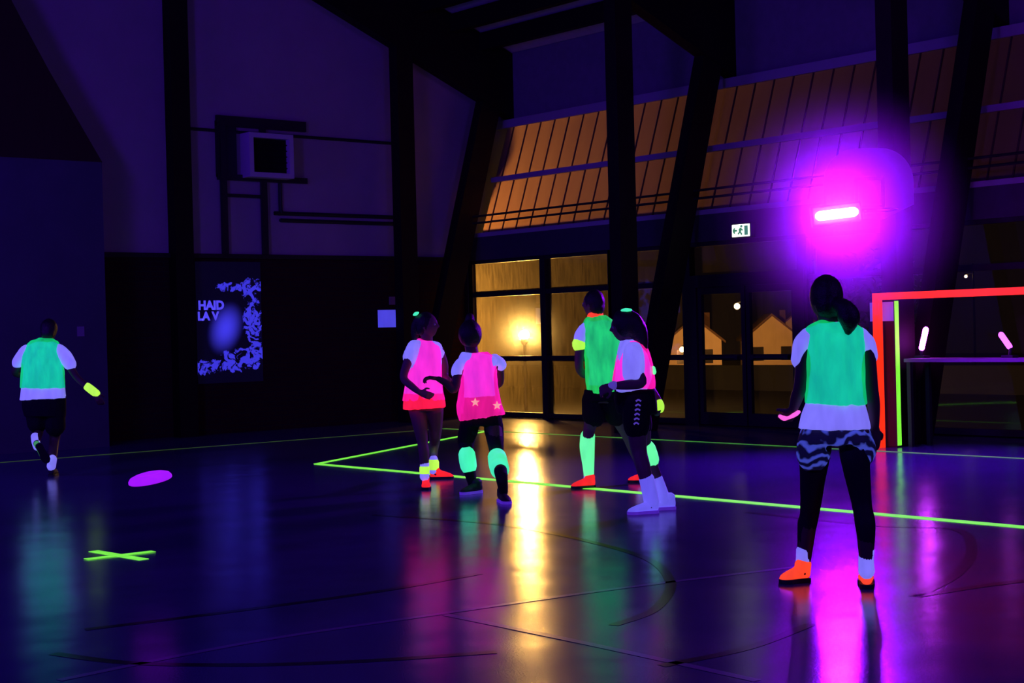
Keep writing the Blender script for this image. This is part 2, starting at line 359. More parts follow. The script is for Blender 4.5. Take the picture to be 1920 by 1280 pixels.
# people
M['skin'] = pr('brown_skin', (0.085, 0.045, 0.04), 0.55, 0.35, vary=0.08)
M['palelegs'] = pr('tan_skin', (0.16, 0.09, 0.085), 0.55, 0.3, vary=0.1)
M['eye'] = pr('eye_white', (0.4, 0.4, 0.42), 0.3)
M['hair'] = pr('black_hair', (0.008, 0.006, 0.007), 0.45, 0.4, bump=0.5, bscale=120)
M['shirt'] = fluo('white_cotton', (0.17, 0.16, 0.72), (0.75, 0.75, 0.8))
M['green'] = fluo('green_mesh_cloth', (0.004, 0.58, 0.12), (0.05, 0.4, 0.2), 0.70, (0.04, 0.5, 0.85), fold_and_tone=0.22)
M['thickgreen'] = fluo('close_green_mesh_cloth', (0.012, 0.52, 0.085), (0.05, 0.35, 0.1), 0.88, (0.05, 0.5, 0.8), fold_and_tone=0.3)
M['pink'] = fluo('pink_mesh_cloth', (1.15, 0.012, 0.36), (0.6, 0.05, 0.3), 0.62, (0.5, 0.3, 1.0), fold_and_tone=0.2)
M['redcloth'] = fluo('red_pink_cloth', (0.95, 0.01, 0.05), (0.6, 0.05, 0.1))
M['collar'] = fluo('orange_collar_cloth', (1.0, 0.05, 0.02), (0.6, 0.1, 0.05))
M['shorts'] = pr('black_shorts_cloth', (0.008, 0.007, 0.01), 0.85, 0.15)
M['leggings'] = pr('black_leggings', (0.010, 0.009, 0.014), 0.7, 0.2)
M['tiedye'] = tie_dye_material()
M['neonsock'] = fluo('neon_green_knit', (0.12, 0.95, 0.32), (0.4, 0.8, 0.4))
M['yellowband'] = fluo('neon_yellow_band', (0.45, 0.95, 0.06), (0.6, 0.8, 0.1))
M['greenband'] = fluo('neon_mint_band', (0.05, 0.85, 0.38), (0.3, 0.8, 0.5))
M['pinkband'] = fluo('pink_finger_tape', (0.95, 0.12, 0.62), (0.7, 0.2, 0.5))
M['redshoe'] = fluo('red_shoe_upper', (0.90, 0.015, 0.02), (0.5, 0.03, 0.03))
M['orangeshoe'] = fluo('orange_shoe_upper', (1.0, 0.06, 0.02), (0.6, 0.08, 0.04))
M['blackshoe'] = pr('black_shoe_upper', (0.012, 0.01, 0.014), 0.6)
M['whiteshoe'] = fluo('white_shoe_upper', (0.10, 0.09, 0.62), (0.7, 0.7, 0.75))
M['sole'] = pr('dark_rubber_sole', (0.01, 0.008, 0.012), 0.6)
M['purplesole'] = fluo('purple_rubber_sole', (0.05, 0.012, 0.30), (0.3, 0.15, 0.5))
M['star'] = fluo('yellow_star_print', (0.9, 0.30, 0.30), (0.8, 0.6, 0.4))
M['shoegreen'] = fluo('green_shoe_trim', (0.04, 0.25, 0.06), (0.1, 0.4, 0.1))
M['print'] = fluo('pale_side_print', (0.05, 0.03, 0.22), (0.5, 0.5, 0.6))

# ================================================================== THE HALL
XL = -20.8          # end wall
YF = 16.7           # glazed side
def roof_z(y): return 6.3 + 0.41 * (17.4 - y)
def low_z(y): return 5.15 + 0.41 * (17.4 - y)
YR = 3.5            # ridge
struct('floor', box(BM(), XL, 4.0, -9, 16.9, -0.15, 0), M['floor'])
bm = prism(BM(), [(XL, -9, 2.72), (XL, 17.9, 2.72), (XL, 17.9, roof_z(17.9)), (XL, YR, roof_z(YR)), (XL, -9, roof_z(YR) - 5)], (-0.25, 0, 0))
struct('wall_left', bm, M['paint'])
struct('wall_left_lower', box(BM(), XL - 0.25, XL, -9, 16.9, -0.15, 2.72), M['brick'])
struct('trim_1', box(BM(), XL, XL + 0.05, 9.6, 16.4, 2.68, 2.75), M['frame'])
# ceiling deck, purlins and timber frames
bm = prism(BM(), [(XL - 0.3, 17.9, roof_z(17.9)), (XL - 0.3, YR, roof_z(YR)), (XL - 0.3, YR, roof_z(YR) + 0.2), (XL - 0.3, 17.9, roof_z(17.9) + 0.2)], (24.5, 0, 0))
struct('ceiling', bm, M['roof'])
for y in [16.75 - 0.62 * i for i in range(14)]:
    bm = BM(); bar(bm, (XL, y, roof_z(y) - 0.16), (2.5, y, roof_z(y) - 0.16), 0.14, 0.30)
    struct('ceiling_purlin', bm, M['wood'])
FRAMES = (-20.42, -15.32, -10.78, -5.9)
for xf in FRAMES:
    bm = prism(BM(), [(xf - 0.11, 17.75, low_z(17.75)), (xf - 0.11, YR, low_z(YR)), (xf - 0.11, YR, roof_z(YR) - 0.02), (xf - 0.11, 17.75, roof_z(17.75) - 0.02)], (0.22, 0, 0))
    struct('ceiling_rafter', bm, M['wood'])
    struct('column', box(BM(), xf - 0.11, xf + 0.11, 14.93, 15.25, 0, low_z(15.1) + 0.1), M['wood'])
    bm = BM(); bar(bm, (xf, 15.36, 0.0), (xf, 16.93, 5.35), 0.20, 0.40, (0, 1, 0))
    struct('column_strut', bm, M['wood'])
struct('column_post', box(BM(), XL, XL + 0.22, 10.98, 11.28, 0, roof_z(11.0) - 0.05), M['wood'])

# ---- fascia above the sloping sheets, lintel below them
bm = prism(BM(), [(XL, 17.42, 5.02), (XL, 17.42, roof_z(17.42)), (XL, 17.55, roof_z(17.55)), (XL, 17.55, 5.02)], (23, 0, 0))
struct('wall_right_fascia', bm, M['fascia'])
struct('wall_right_lintel', box(BM(), XL, 3, 16.62, 16.86, 2.68, 3.08), M['lintel'])
bm = BM(); bar(bm, (XL, 17.36, 5.06), (2.2, 17.36, 5.06), 0.10, 0.14); struct('trim_2', bm, M['rail'])
bm = BM(); bar(bm, (XL, 16.66, 3.11), (2.2, 16.66, 3.11), 0.10, 0.07); struct('trim_3', bm, M['rail'])
SA, SB = Vector((0, 16.72, 3.12)), Vector((0, 17.38, 5.04))
sdir = (SB - SA).normalized(); snor = Vector((0, sdir.z, -sdir.y))
edges = list(FRAMES) + [-1.2]
for n, (xa, xb) in enumerate(zip(edges, edges[1:])):
    a, b = xa, xb
    bm = prism(BM(), [SA + Vector((a, 0, 0)), SA + Vector((b, 0, 0)), SB + Vector((b, 0, 0)), SB + Vector((a, 0, 0))], snor * 0.006)
    w = struct('window_%d' % (n + 1), bm, M['sheet'])
    bm = BM(); x = a + 0.18
    while x < b - 0.1:
        bar(bm, SA + Vector((x, 0, 0)) + snor * -0.012, SB + Vector((x, 0, 0)) + snor * -0.009, 0.022, 0.016, snor); x += 0.355
    struct('sheet_ribs', bm, M['rib'], w)
    bm = BM(); mid = SA.lerp(SB, 0.485) - snor * 0.05; bar(bm, mid + Vector((a, 0, 0)), mid + Vector((b, 0, 0)), 0.08, 0.085); struct('sheet_rail', bm, M['rail'], w)
for dz in (0.0, 0.115):
    bm = BM(); tube(bm, [(XL, 16.45, 3.30 + dz), (2, 16.45, 3.30 + dz)], [0.018, 0.018], 8, 1)
    struct('trim_%d' % (4 + int(dz > 0)), bm, M['frame'])

# ---- glazed wall: bays of panes between black frames
def bay(name, xs, zs, glassmat, fw=0.09):
    bm = BM()
    for x in xs: box(bm, x - fw / 2, x + fw / 2, YF - 0.06, YF + 0.06, 0.0, 2.69)
    for z in zs:
        for a, b in zip(xs, xs[1:]): box(bm, a + fw / 2, b - fw / 2, YF - 0.05, YF + 0.05, z - 0.04, z + 0.04)
    w = struct(name, bm, M['frame'])
    for a, b in zip(xs, xs[1:]):
        for za, zb in zip(zs, zs[1:]):
            struct('pane', box(BM(), a + fw / 2, b - fw / 2, YF - 0.003, YF + 0.003, za + 0.04, zb - 0.04), glassmat, w)
    return w
ZS = (0.06, 1.0, 2.09, 2.66)
bay('window_5', (-20.68, -18.8, -17.2), ZS, M['dirtyglass'], 0.13)
bay('window_6', (-17.2, -15.64), ZS, M['dimglass'], 0.10)
bay('window_7', (-13.42, -9.9, -6.6), (0.06, 2.09, 2.66), M['glass'], 0.12)
bay('window_8', (-15.56, -13.5), (2.12, 2.66), M['dimglass'], 0.06)
struct('wall_right_corner', box(BM(), XL, -20.72, 16.62, 16.9, 0, 2.68), M['lintel'])
# double glazed door with a crash bar
bm = BM()
for x in (-15.50, -13.5): box(bm, x - 0.09, x + 0.09, YF - 0.07, YF + 0.07, 0, 2.2)
box(bm, -15.41, -13.59, YF - 0.07, YF + 0.07, 2.02, 2.20)
dr = struct('door_1', bm, M['frame'])
for a, b in ((-15.41, -14.51), (-14.49, -13.59)):
    bm = BM(); s = 0.07
    box(bm, a, a + s, YF - 0.03, YF + 0.03, 0.02, 2.02); box(bm, b - s, b, YF - 0.03, YF + 0.03, 0.02, 2.02)
    for z0, z1 in ((0.02, 0.2), (0.96, 1.04), (1.92, 2.02)): box(bm, a + s, b - s, YF - 0.03, YF + 0.03, z0, z1)
    lf = struct('door_leaf', bm, M['frame'], dr)
    for z0, z1 in ((0.2, 0.96), (1.04, 1.92)):
        struct('pane', box(BM(), a + s, b - s, YF - 0.003, YF + 0.003, z0, z1), M['glass'], lf)
    bm = BM(); bar(bm, (a + 0.1, YF - 0.09, 1.0), (b - 0.1, YF - 0.09, 1.0), 0.03, 0.03)
    for x in (a + 0.14, b - 0.14): box(bm, x - 0.03, x + 0.03, YF - 0.09, YF - 0.03, 0.97, 1.03)
    struct('crash_bar', bm, M['steel'], lf)
struct('baseboard_right', box(BM(), -20.7, -6, 16.76, 16.9, 0, 0.02), M['frame'])

# ---- projecting corner block at the far left with dark boarding above it
ye = at_plane(199, 600, 0, -19.9).y
zt = at_plane(150, 302, 0, -19.9).z
struct('wall_block', box(BM(), XL, -19.9, -2, ye, 0, zt), M['annex'])
p = [at_plane(x, y, 0, -19.9) for x, y in ((192, 302), (150, 232), (92, 132), (45, 45), (-10, -60), (-300, -60), (-300, 302))]
for q in p:
    if q.z < zt + 0.12: q.z = zt
bm = prism(BM(), p, (-0.9, 0, 0)); struct('wall_boarding', bm, M['panelwood'])

# ================================================================== ON THE END WALL
XW = XL + 0.001
def on_wall(x, y, off=0.0): return at_plane(x, y, 0, XL + off)
# steel support with a fan box and pipes
t = thing('fan_box', 'pale box fan with square black opening on dark steel wall rack', 'fan', on_wall(500, 290))
a, b = on_wall(467, 247, 0.3), on_wall(552, 335, 0.3)
def frame_box(bm, x0, x1, a, b, w):
    y0, y1, z0, z1 = a.y, b.y, b.z, a.z
    box(bm, x0, x1, y0, y0 + w, z0, z1); box(bm, x0, x1, y1 - w, y1, z0, z1)
    box(bm, x0, x1, y0 + w, y1 - w, z0, z0 + w); box(bm, x0, x1, y0 + w, y1 - w, z1 - w, z1)
bm = BM(); frame_box(bm, XL + 0.02, XL + 0.30, a, b, 0.075); obj('casing', bm, M['whitebox'], t)
obj('opening', box(BM(), XL + 0.02, XL + 0.20, a.y + 0.075, b.y - 0.075, b.z + 0.075, a.z - 0.075), M['black'], t)
bm = BM()
for i in range(5):
    z = b.z + 0.16 + i * (a.z - b.z - 0.32) / 4; box(bm, XL + 0.21, XL + 0.23, a.y + 0.075, b.y - 0.075, z - 0.008, z + 0.008)
obj('grille', bm, M['black'], t)
t = thing('wall_rack', 'dark steel tube rack on two posts behind the pale fan box', 'rack', on_wall(480, 300))
bm = BM(); a, b = on_wall(402, 226), on_wall(572, 340)
bar(bm, (XL + 0.05, a.y, a.z), (XL + 0.05, b.y, a.z), 0.05, 0.16); bar(bm, (XL + 0.05, a.y, b.z), (XL + 0.05, b.y, b.z), 0.05, 0.09)
obj('crossbar', bm, M['steel'], t)
bm = BM(); c = on_wall(414, 300); box(bm, XL + 0.0, XL + 0.06, a.y, a.y + 0.34, b.z, a.z); obj('side_plate', bm, M['steel'], t)
for px in (417, 492):
    c = on_wall(px, 400); bm = BM(); bar(bm, (XL + 0.06, c.y, 2.75), (XL + 0.06, c.y, a.z), 0.10, 0.05, (1, 0, 0)); obj('post', bm, M['steel'], t)
bm = BM(); a, b = on_wall(417, 366), on_wall(492, 366); bar(bm, (XL + 0.04, a.y, a.z), (XL + 0.04, b.y, a.z), 0.04, 0.05); obj('stretcher', bm, M['steel'], t)
a, b = on_wall(350, 241), on_wall(768, 270)
bm = BM(); tube(bm, [(XL + 0.025, a.y, a.z), (XL + 0.025, b.y, a.z)], [0.025] * 2, 8, 1)
tag(obj('wall_pipe', bm, M['steel']), 'thin single dark pipe across the upper end wall', 'pipe')
a, b, c = on_wall(523, 345), on_wall(523, 400), on_wall(768, 412)
bm = BM(); tube(bm, [(XL + 0.03, a.y, a.z), (XL + 0.03, a.y, b.z + 0.05), (XL + 0.03, a.y + 0.03, b.z), (XL + 0.03, a.y + 0.08, b.z), (XL + 0.03, c.y, b.z)], [0.032] * 5, 8, 3)
tube(bm, [(XL + 0.03, a.y, b.z - 0.11), (XL + 0.03, c.y, b.z - 0.11)], [0.032] * 2, 8, 1)
tag(obj('wall_pipe', bm, M['steel']), 'double dark pipe dropping from the fan rack and running right', 'pipe')

# poster with lettering
a, b = on_wall(365, 490), on_wall(493, 714)
t = thing('poster', 'tall dark poster with glowing blue shapes and letters on brick wall', 'poster', (XL, (a.y + b.y) / 2, b.z))
bm = box(BM(), XL + 0.002, XL + 0.01, a.y, b.y, b.z, a.z)
obj('poster_sheet', bm, M['poster'], t)
def letters(name, text, y, z, size, mat, parent, x):
    cu = bpy.data.curves.new('t', 'FONT'); cu.body = text; cu.size = size; cu.extrude = 0.001; cu.offset = size * 0.048; cu.resolution_u = 3
    o = bpy.data.objects.new('t', cu); COL.objects.link(o)
    dg = bpy.context.evaluated_depsgraph_get(); dg.update()
    me = bpy.data.meshes.new_from_object(o.evaluated_get(dg)); bpy.data.objects.remove(o); bpy.data.curves.remove(cu)
    me.transform(Matrix(((0, 0, 1, x), (1, 0, 0, y), (0, 1, 0, z), (0, 0, 0, 1))))
    return mobj(name, me, mat, parent)
c = on_wall(371, 580); letters('lettering', 'HAID', c.y, c.z, 0.185, M['ink'], t, XL + 0.012)
c = on_wall(370, 600); letters('lettering', 'LA V', c.y, c.z, 0.175, M['ink'], t, XL + 0.012)

def paper(label, x0, y0, x1, y1, mat, name='paper_sheet', cat='notice', off=0.0):
    a, b = on_wall(x0, y0, off), on_wall(x1, y1, off)
    o = tag(obj(name, box(BM(), XL + off + 0.002, XL + off + 0.008, a.y, b.y, b.z, a.z), mat), label, cat); return o
paper('blue-white glowing paper pinned on the dark wall left of the players', 708, 581, 746, 613, M['paper'])
dim = pr('faded_sign', (0.30, 0.2, 0.35), 0.7)
paper('small dim purple sign on wall above the glowing paper', 729, 556, 743, 571, dim, 'wall_sign', 'sign')
a = at_plane(144, 612, 0, -19.9); b = at_plane(158, 630, 0, -19.9)
tag(obj('wall_sign', box(BM(), -19.898, -19.892, a.y, b.y, b.z, a.z), dim), 'small dim purple sign on wall behind the running player', 'sign')

# ================================================================== GLAZED SIDE FITTINGS
# exit sign
p0, p1 = at_plane(1373, 422, 1, 16.5), at_plane(1406, 442, 1, 16.5)
t = thing('exit_sign', 'small lit white exit sign hanging under the lintel', 'exit sign', ((p0.x + p1.x) / 2, 16.5, p1.z))
obj('casing', box(BM(), p0.x - 0.02, p1.x + 0.02, 16.5, 16.58, p1.z - 0.02, p0.z + 0.02), M['frame'], t)
obj('lit_panel', box(BM(), p0.x, p1.x, 16.492, 16.5, p1.z, p0.z), M['exit'], t)
obj('bracket', box(BM(), (p0.x + p1.x) / 2 - 0.02, (p0.x + p1.x) / 2 + 0.02, 16.54, 16.64, p1.z, p1.z + 0.03), M['frame'], t)
# running figure, arrow and doorway cut in green
w, h = p1.x - p0.x, p0.z - p1.z
def S(u, v): return Vector((p0.x + u * w, 16.489, p1.z + v * h))
bm = BM()
bar(bm, S(0.10, 0.5), S(0.30, 0.5), 0.012, 0.03); bar(bm, S(0.08, 0.5), S(0.17, 0.72), 0.012, 0.025); bar(bm, S(0.08, 0.5), S(0.17, 0.28), 0.012, 0.025)
bar(bm, S(0.52, 0.72), S(0.47, 0.42), 0.012, 0.04); bar(bm, S(0.47, 0.42), S(0.36, 0.2), 0.012, 0.025); bar(bm, S(0.47, 0.42), S(0.58, 0.15), 0.012, 0.025)
bar(bm, S(0.52, 0.65), S(0.40, 0.55), 0.012, 0.02); bar(bm, S(0.52, 0.65), S(0.63, 0.5), 0.012, 0.02); ball(bm, S(0.56, 0.84), 0.02, 10, 6)
box(bm, S(0.72, 0).x, S(0.92, 0).x, 16.485, 16.491, p1.z + 0.1 * h, p1.z + 0.88 * h)
obj('pictogram', bm, M['exitgreen'], t)

# basketball backboard, swung towards the hall
bc = at_depth(1629, 345, 17.5)
fx = Vector((RT.x, RT.y, 0)).normalized(); fy = Vector((-fx.y, fx.x, 0))
pxm = F_PX / 17.5
def bbp(px, py, off=0.0): return bc + fx * ((px - 1629) / pxm) + Vector((0, 0, (345 - py) / pxm)) - fy * off
t = thing('basketball_backboard', 'white fan-shaped basketball backboard behind the magenta lamp', 'backboard', bbp(1629, 415))
arc = [(1713, 385), (1713, 340)]
for i in range(1, 9):
    th = i / 9 * PI / 2; arc.append((1713 - 62 + 62 * math.cos(th), 340 - 62 * math.sin(th)))
arc += [(1651, 278), (1607, 278)]
arc += [(2 * 1629 - x, y) for x, y in arc[1:-2][::-1]]
arc += [(1545, 385), (1600, 410), (1658, 410)]
prism_pts = [bbp(x, y) for x, y in arc]
bm = prism(BM(), prism_pts, fy * 0.03); obj('board', bm, M['board'], t)
bm = BM()
for q0, q1 in (((1603, 335), (1657, 335)), ((1655, 335), (1655, 388)), ((1603, 388), (1657, 388)), ((1605, 335), (1605, 388))):
    bar(bm, bbp(*q0, 0.004), bbp(*q1, 0.004), 0.006, 0.035, fy.cross(Vector((*(bbp(*q1) - bbp(*q0)),))))
obj('aiming_square', bm, M['boardline'], t)
bm = BM(); rc = bbp(1630, 398, 0.32); n = 28
ring = [rc + fx * (0.225 * math.cos(2 * PI * i / n)) + fy * (0.225 * math.sin(2 * PI * i / n)) for i in range(n + 1)]
tube(bm, ring, [0.01] * (n + 1), 8, 1); bar(bm, bbp(1630, 398, 0.10), bbp(1630, 398, 0.0), 0.12, 0.05)
obj('hoop', bm, M['steel'], t)
for px, py in ((1650, 315), (1650, 395)):
    s = bbp(px, py, -0.03); bm = BM(); bar(bm, s, Vector((FRAMES[2] - 0.02, 14.93, s.z)), 0.045, 0.045)
    obj('wall_arm', bm, M['steel'], t)

# ultraviolet lamp bar clipped below the hoop
lc = at_depth(1569, 401, 16.9)
ld = (at_depth(1602, 397.5, 16.9) - at_depth(1537, 405.5, 16.9)); half = ld.length / 2; ld.normalize()
t = thing('ultraviolet_lamp', 'bright magenta ultraviolet bar lamp in front of the backboard', 'lamp', lc)
back = Vector((FW.x, FW.y, 0)).normalized(); lup = ld.cross(back)
if lup.z < 0: lup = -lup
bm = BM(); tube(bm, [lc - ld * half, lc + ld * half], [0.052, 0.052], 16, 1); obj('tube', bm, M['lamp'], t, True)
bm = BM(); bar(bm, lc - ld * (half + 0.08) + back * 0.10, lc + ld * (half + 0.08) + back * 0.10, 0.22, 0.02, back)
for sg in (-1, 1):
    q = lup * (sg * 0.10) + back * 0.045; bar(bm, lc - ld * (half + 0.08) + q, lc + ld * (half + 0.08) + q, 0.10, 0.02, lup)
    q = lc + ld * (sg * (half + 0.075)) + back * 0.045; bar(bm, q - lup * 0.09, q + lup * 0.09, 0.10, 0.02, ld)
obj('housing', bm, M['steel'], t)
bm = BM(); hp = bbp(1600, 398, 0.02); tube(bm, [lc + back * 0.09 + lup * 0.05, lc + back * 0.3 + lup * 0.06, hp], [0.014] * 3, 8, 3); obj('bracket', bm, M['steel'], t)
# thin haze added round a lamp to imitate its lens glow
def halo_ball(c, r, dens, power, label):
    bm = BM(); ball(bm, Vector((0, 0, 0)), r, 32, 20)
    m, N, L = nodes('lamp_halo'); N.remove(N['Principled BSDF'])
    tc = N.new('ShaderNodeTexCoord'); vl = N.new('ShaderNodeVectorMath'); vl.operation = 'LENGTH'; L.new(tc.outputs['Object'], vl.inputs[0])
    mr = N.new('ShaderNodeMapRange'); mr.inputs['From Min'].default_value = 0.0; mr.inputs['From Max'].default_value = r * 0.985; mr.inputs['To Min'].default_value = 1.0; mr.inputs['To Max'].default_value = 0.0
    pw = N.new('ShaderNodeMath'); pw.operation = 'POWER'; pw.inputs[1].default_value = power; ml = N.new('ShaderNodeMath'); ml.operation = 'MULTIPLY'; ml.inputs[1].default_value = dens
    vs = N.new('ShaderNodeVolumeScatter'); vs.inputs['Color'].default_value = (1, 1, 1, 1)
    L.new(vl.outputs['Value'], mr.inputs['Value']); L.new(mr.outputs[0], pw.inputs[0]); L.new(pw.outputs[0], ml.inputs[0]); L.new(ml.outputs[0], vs.inputs['Density'])
    L.new(vs.outputs[0], N['Material Output'].inputs['Volume'])
    o = obj('halo', bm, m); o.location = c; tag(o, label, 'halo', None, 'stuff')
halo_ball(lc, 1.6, 0.75, 2.5, 'magenta and violet haze added to imitate the lens glow of the lamp')

# ---- goal
gy = 14.72
pa = at_plane(1648, 700, 1, gy); gx = pa.x; gh = at_plane(1643, 556, 1, gy).z
t = thing('goal', 'red-orange glowing taped handball goal at right', 'goal', (gx + 1.5, gy, 0))
pw_ = 0.08
for x in (gx, gx + 3.0):
    obj('post', box(BM(), x - pw_ / 2, x + pw_ / 2, gy - pw_ / 2, gy + pw_ / 2, 0, gh - pw_ / 2), M['goalred'], t)
obj('crossbar', box(BM(), gx - pw_ / 2, gx + 3 + pw_ / 2, gy - pw_ / 2, gy + pw_ / 2, gh - pw_ / 2, gh + pw_ / 2), M['goalred'], t)
# ---- pad round the column behind the goal
cx, cy = FRAMES[2], 15.09
t = thing('column_pad', 'flat dark vinyl pad standing against the column behind the red goal post', 'pad', (cx, cy, 0))
py_ = 14.87; px0, px1 = cx - 0.235, cx + 0.125
obj('pad_wrap', box(BM(), px0, px1, py_ - 0.03, py_ + 0.05, 0.003, 1.70), M['pad'], t)
tag(obj('label_strip', box(BM(), px0 + 0.02, px1 - 0.01, py_ - 0.034, py_ - 0.031, 1.46, 1.68), M['sticker'], t), 'pale blue printed label')
tag(obj('edge_tape', box(BM(), px1 + 0.001, px1 + 0.005, py_ - 0.03, py_ + 0.045, 0.02, 1.69), M['posttape'], t), 'lime green glowing tape')

# ================================================================== TAPES AND MARKINGS ON THE FLOOR
def strip(bm, a, b, w, z0=0.0, z1=0.003):
    a, b = Vector((a[0], a[1], 0)), Vector((b[0], b[1], 0)); t_ = (b - a).normalized(); s = Vector((-t_.y, t_.x, 0)) * w / 2
    prism(bm, [a - s + Vector((0, 0, z0)), b - s + Vector((0, 0, z0)), b + s + Vector((0, 0, z0)), a + s + Vector((0, 0, z0))], (0, 0, z1 - z0))
bm = BM(); strip(bm, (-14.75, 9.59), (1.5, 9.59), 0.115)
tag(obj('floor_tape', bm, M['tape']), 'bright lime tape line crossing the floor in front of the players', 'tape')
bm = BM(); strip(bm, (-14.80, 9.60), (-17.42, 14.25), 0.085)
tag(obj('floor_tape', bm, M['tape']), 'short slanting lime tape line from the corner towards the glazing', 'tape')
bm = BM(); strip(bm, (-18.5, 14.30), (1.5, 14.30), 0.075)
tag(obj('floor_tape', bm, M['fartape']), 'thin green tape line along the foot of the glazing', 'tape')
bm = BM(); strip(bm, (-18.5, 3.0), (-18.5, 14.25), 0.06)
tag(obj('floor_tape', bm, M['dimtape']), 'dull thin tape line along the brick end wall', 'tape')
xs_ = [at_plane(x, y, 2, 0.0) for x, y in ((175, 1033), (270, 1049), (161, 1049), (288, 1034))]
bm = BM(); strip(bm, xs_[0], xs_[1], 0.075); strip(bm, xs_[2], xs_[3], 0.075, 0.003, 0.005)
tag(obj('floor_cross', bm, M['tape']), 'glowing lime tape cross lying on the floor at left', 'tape mark')
def marking(pts, w, mat):
    bm = BM()
    P_ = [at_plane(x, y, 2, 0.0) for x, y in pts]
    P_ = catmull(P_, 8) if len(P_) > 2 else P_
    L_, R_ = [], []
    for i, p in enumerate(P_):
        d = P_[min(i + 1, len(P_) - 1)] - P_[max(i - 1, 0)]; s = Vector((-d.y, d.x, 0)).normalized() * w / 2
        L_.append(bm.verts.new(p + s + Vector((0, 0, 0.0015)))); R_.append(bm.verts.new(p - s + Vector((0, 0, 0.0015))))
    for i in range(len(P_) - 1): bm.faces.new((L_[i], L_[i + 1], R_[i + 1], R_[i]))
    o = struct('floor_marking', bm, mat); return o
marking([(110, 1275), (480, 1202), (830, 1150), (1160, 1103), (1500, 1062)], 0.05, M['faint'])
marking([(835, 1152), (1090, 1204), (1420, 1276)], 0.05, M['faint'])
marking([(1400, 960), (1640, 985), (1790, 992), (1822, 1028), (1795, 1075), (1715, 1118)], 0.07, M['darkline'])
marking([(1715, 1118), (1830, 1100), (1925, 1088)], 0.07, M['darkline'])
marking([(160, 1180), (420, 1148), (700, 1110), (900, 1075)], 0.06, M['darkline'])
marking([(100, 1225), (250, 1243), (480, 1246), (700, 1238), (930, 1222)], 0.06, M['darkline'])
marking([(700, 965), (950, 985), (1180, 1035), (1255, 1085), (1230, 1140), (1150, 1172)], 0.06, M['darkline'])
marking([(1240, 1248), (1400, 1215), (1520, 1170)], 0.06, M['darkline'])

# flying disc
dc = at_depth(281, 895, 9.6)
t = thing('flying_disc', 'glowing purple flying disc in the air above the floor', 'frisbee', dc)
nrm = Vector((0, 0, 1)) + back * -0.13 + fx * -0.13; nrm.normalize()
e1 = fx - nrm * fx.dot(nrm); e1.normalize(); e2 = nrm.cross(e1)
prof = [(0.0, 0.026), (0.06, 0.0255), (0.095, 0.022), (0.122, 0.012), (0.134, -0.004), (0.135, -0.018), (0.130, -0.022), (0.125, -0.014), (0.12, 0.004), (0.09, 0.014), (0.0, 0.017)]
bm = BM(); n = 40
rings = [[dc + (e1 * math.cos(2 * PI * q / n) + e2 * math.sin(2 * PI * q / n)) * max(r, 0.001) + nrm * h for q in range(n)] for r, h in prof]
skin_rings(bm, rings); obj('disc_shell', bm, M['disc'], t, True)
bm = BM()
rr = [[dc + (e1 * math.cos(2 * PI * q / n) + e2 * math.sin(2 * PI * q / n)) * r + nrm * h for q in range(n)] for r, h in ((0.060, 0.0255), (0.061, 0.028), (0.066, 0.028), (0.067, 0.025))]
skin_rings(bm, rr); obj('grip_ring', bm, M['disc'], t, True)

# ================================================================== OUTSIDE
struct('terrain', box(BM(), -260, 30, 27.0, 220, -6.0, -4.0), M['ground'])
struct('terrace', box(BM(), -32, 4, 16.9, 26.9, -0.3, -0.012), M['terrace'])
struct('wall_garden', box(BM(), -60, 4, 26.4, 26.8, -0.3, 0.55), M['ground'])
# sodium globe lamp by the glazing
lp = at_plane(983, 628, 1, 18.4)
t = thing('garden_lamp', 'glaring yellow globe lamp on a short post outside the glazing', 'lamp', (lp.x, lp.y, 0))
bm = BM(); ball(bm, lp, 0.09); obj('globe', bm, M['sodium'], t, True)
bm = BM(); tube(bm, [(lp.x, lp.y, -0.01), (lp.x, lp.y, lp.z - 0.10)], [0.035, 0.03], 10, 1); tube(bm, [(lp.x, lp.y, lp.z - 0.13), (lp.x, lp.y, lp.z - 0.085)], [0.07, 0.08], 12, 1); obj('lamp_post', bm, M['steel'], t)
halo_ball(lp, 0.95, 0.16, 2.0, 'yellow scattering ball added to imitate the glow of the globe lamp outside')  # added volume, imitates the bloom round the globe
# table with ultraviolet tubes behind the goal
ty = 15.14
c = at_plane(1760, 671, 1, ty); tz = c.z
t = thing('table', 'long dark table standing behind the goal by the glazing', 'table', (c.x, ty, 0))
M['tabletop'] = pr('grey_table_laminate', (0.25, 0.25, 0.28), 0.3)
obj('tabletop', box(BM(), c.x - 0.32, c.x + 1.9, ty - 0.22, ty + 0.22, tz - 0.04, tz), M['tabletop'], t)
for sx in (-0.27, 1.85):
    for sy in (-0.18, 0.18): obj('leg', box(BM(), c.x + sx - 0.025, c.x + sx + 0.025, ty + sy - 0.025, ty + sy + 0.025, 0.0, tz - 0.04), M['steel'], t)
def tube_lamp(label, p0, p1, mat):
    a, b = at_plane(*p0, 1, ty), at_plane(*p1, 1, ty)
    t = thing('tube_lamp', label, 'lamp', (a.x, a.y, tz), 'ultraviolet tubes on the table')
    bm = BM(); tube(bm, [a, b], [0.032, 0.032], 12, 1); obj('tube', bm, mat, t, True)
    bm = BM(); box(bm, a.x - 0.07, a.x + 0.07, ty - 0.06, ty + 0.06, tz, tz + 0.03); tube(bm, [(a.x, ty, tz + 0.02), a + (a - b).normalized() * 0.02], [0.02, 0.02], 8, 1)
    obj('foot', bm, M['steel'], t)
tube_lamp('upright magenta tube lamp on the table beyond the goal mouth', (1728, 653), (1736, 617), M['smalllamp'])
tube_lamp('slanting purple tube lamp on the table near the right edge', (1893, 650), (1877, 627), M['dimlamp'])
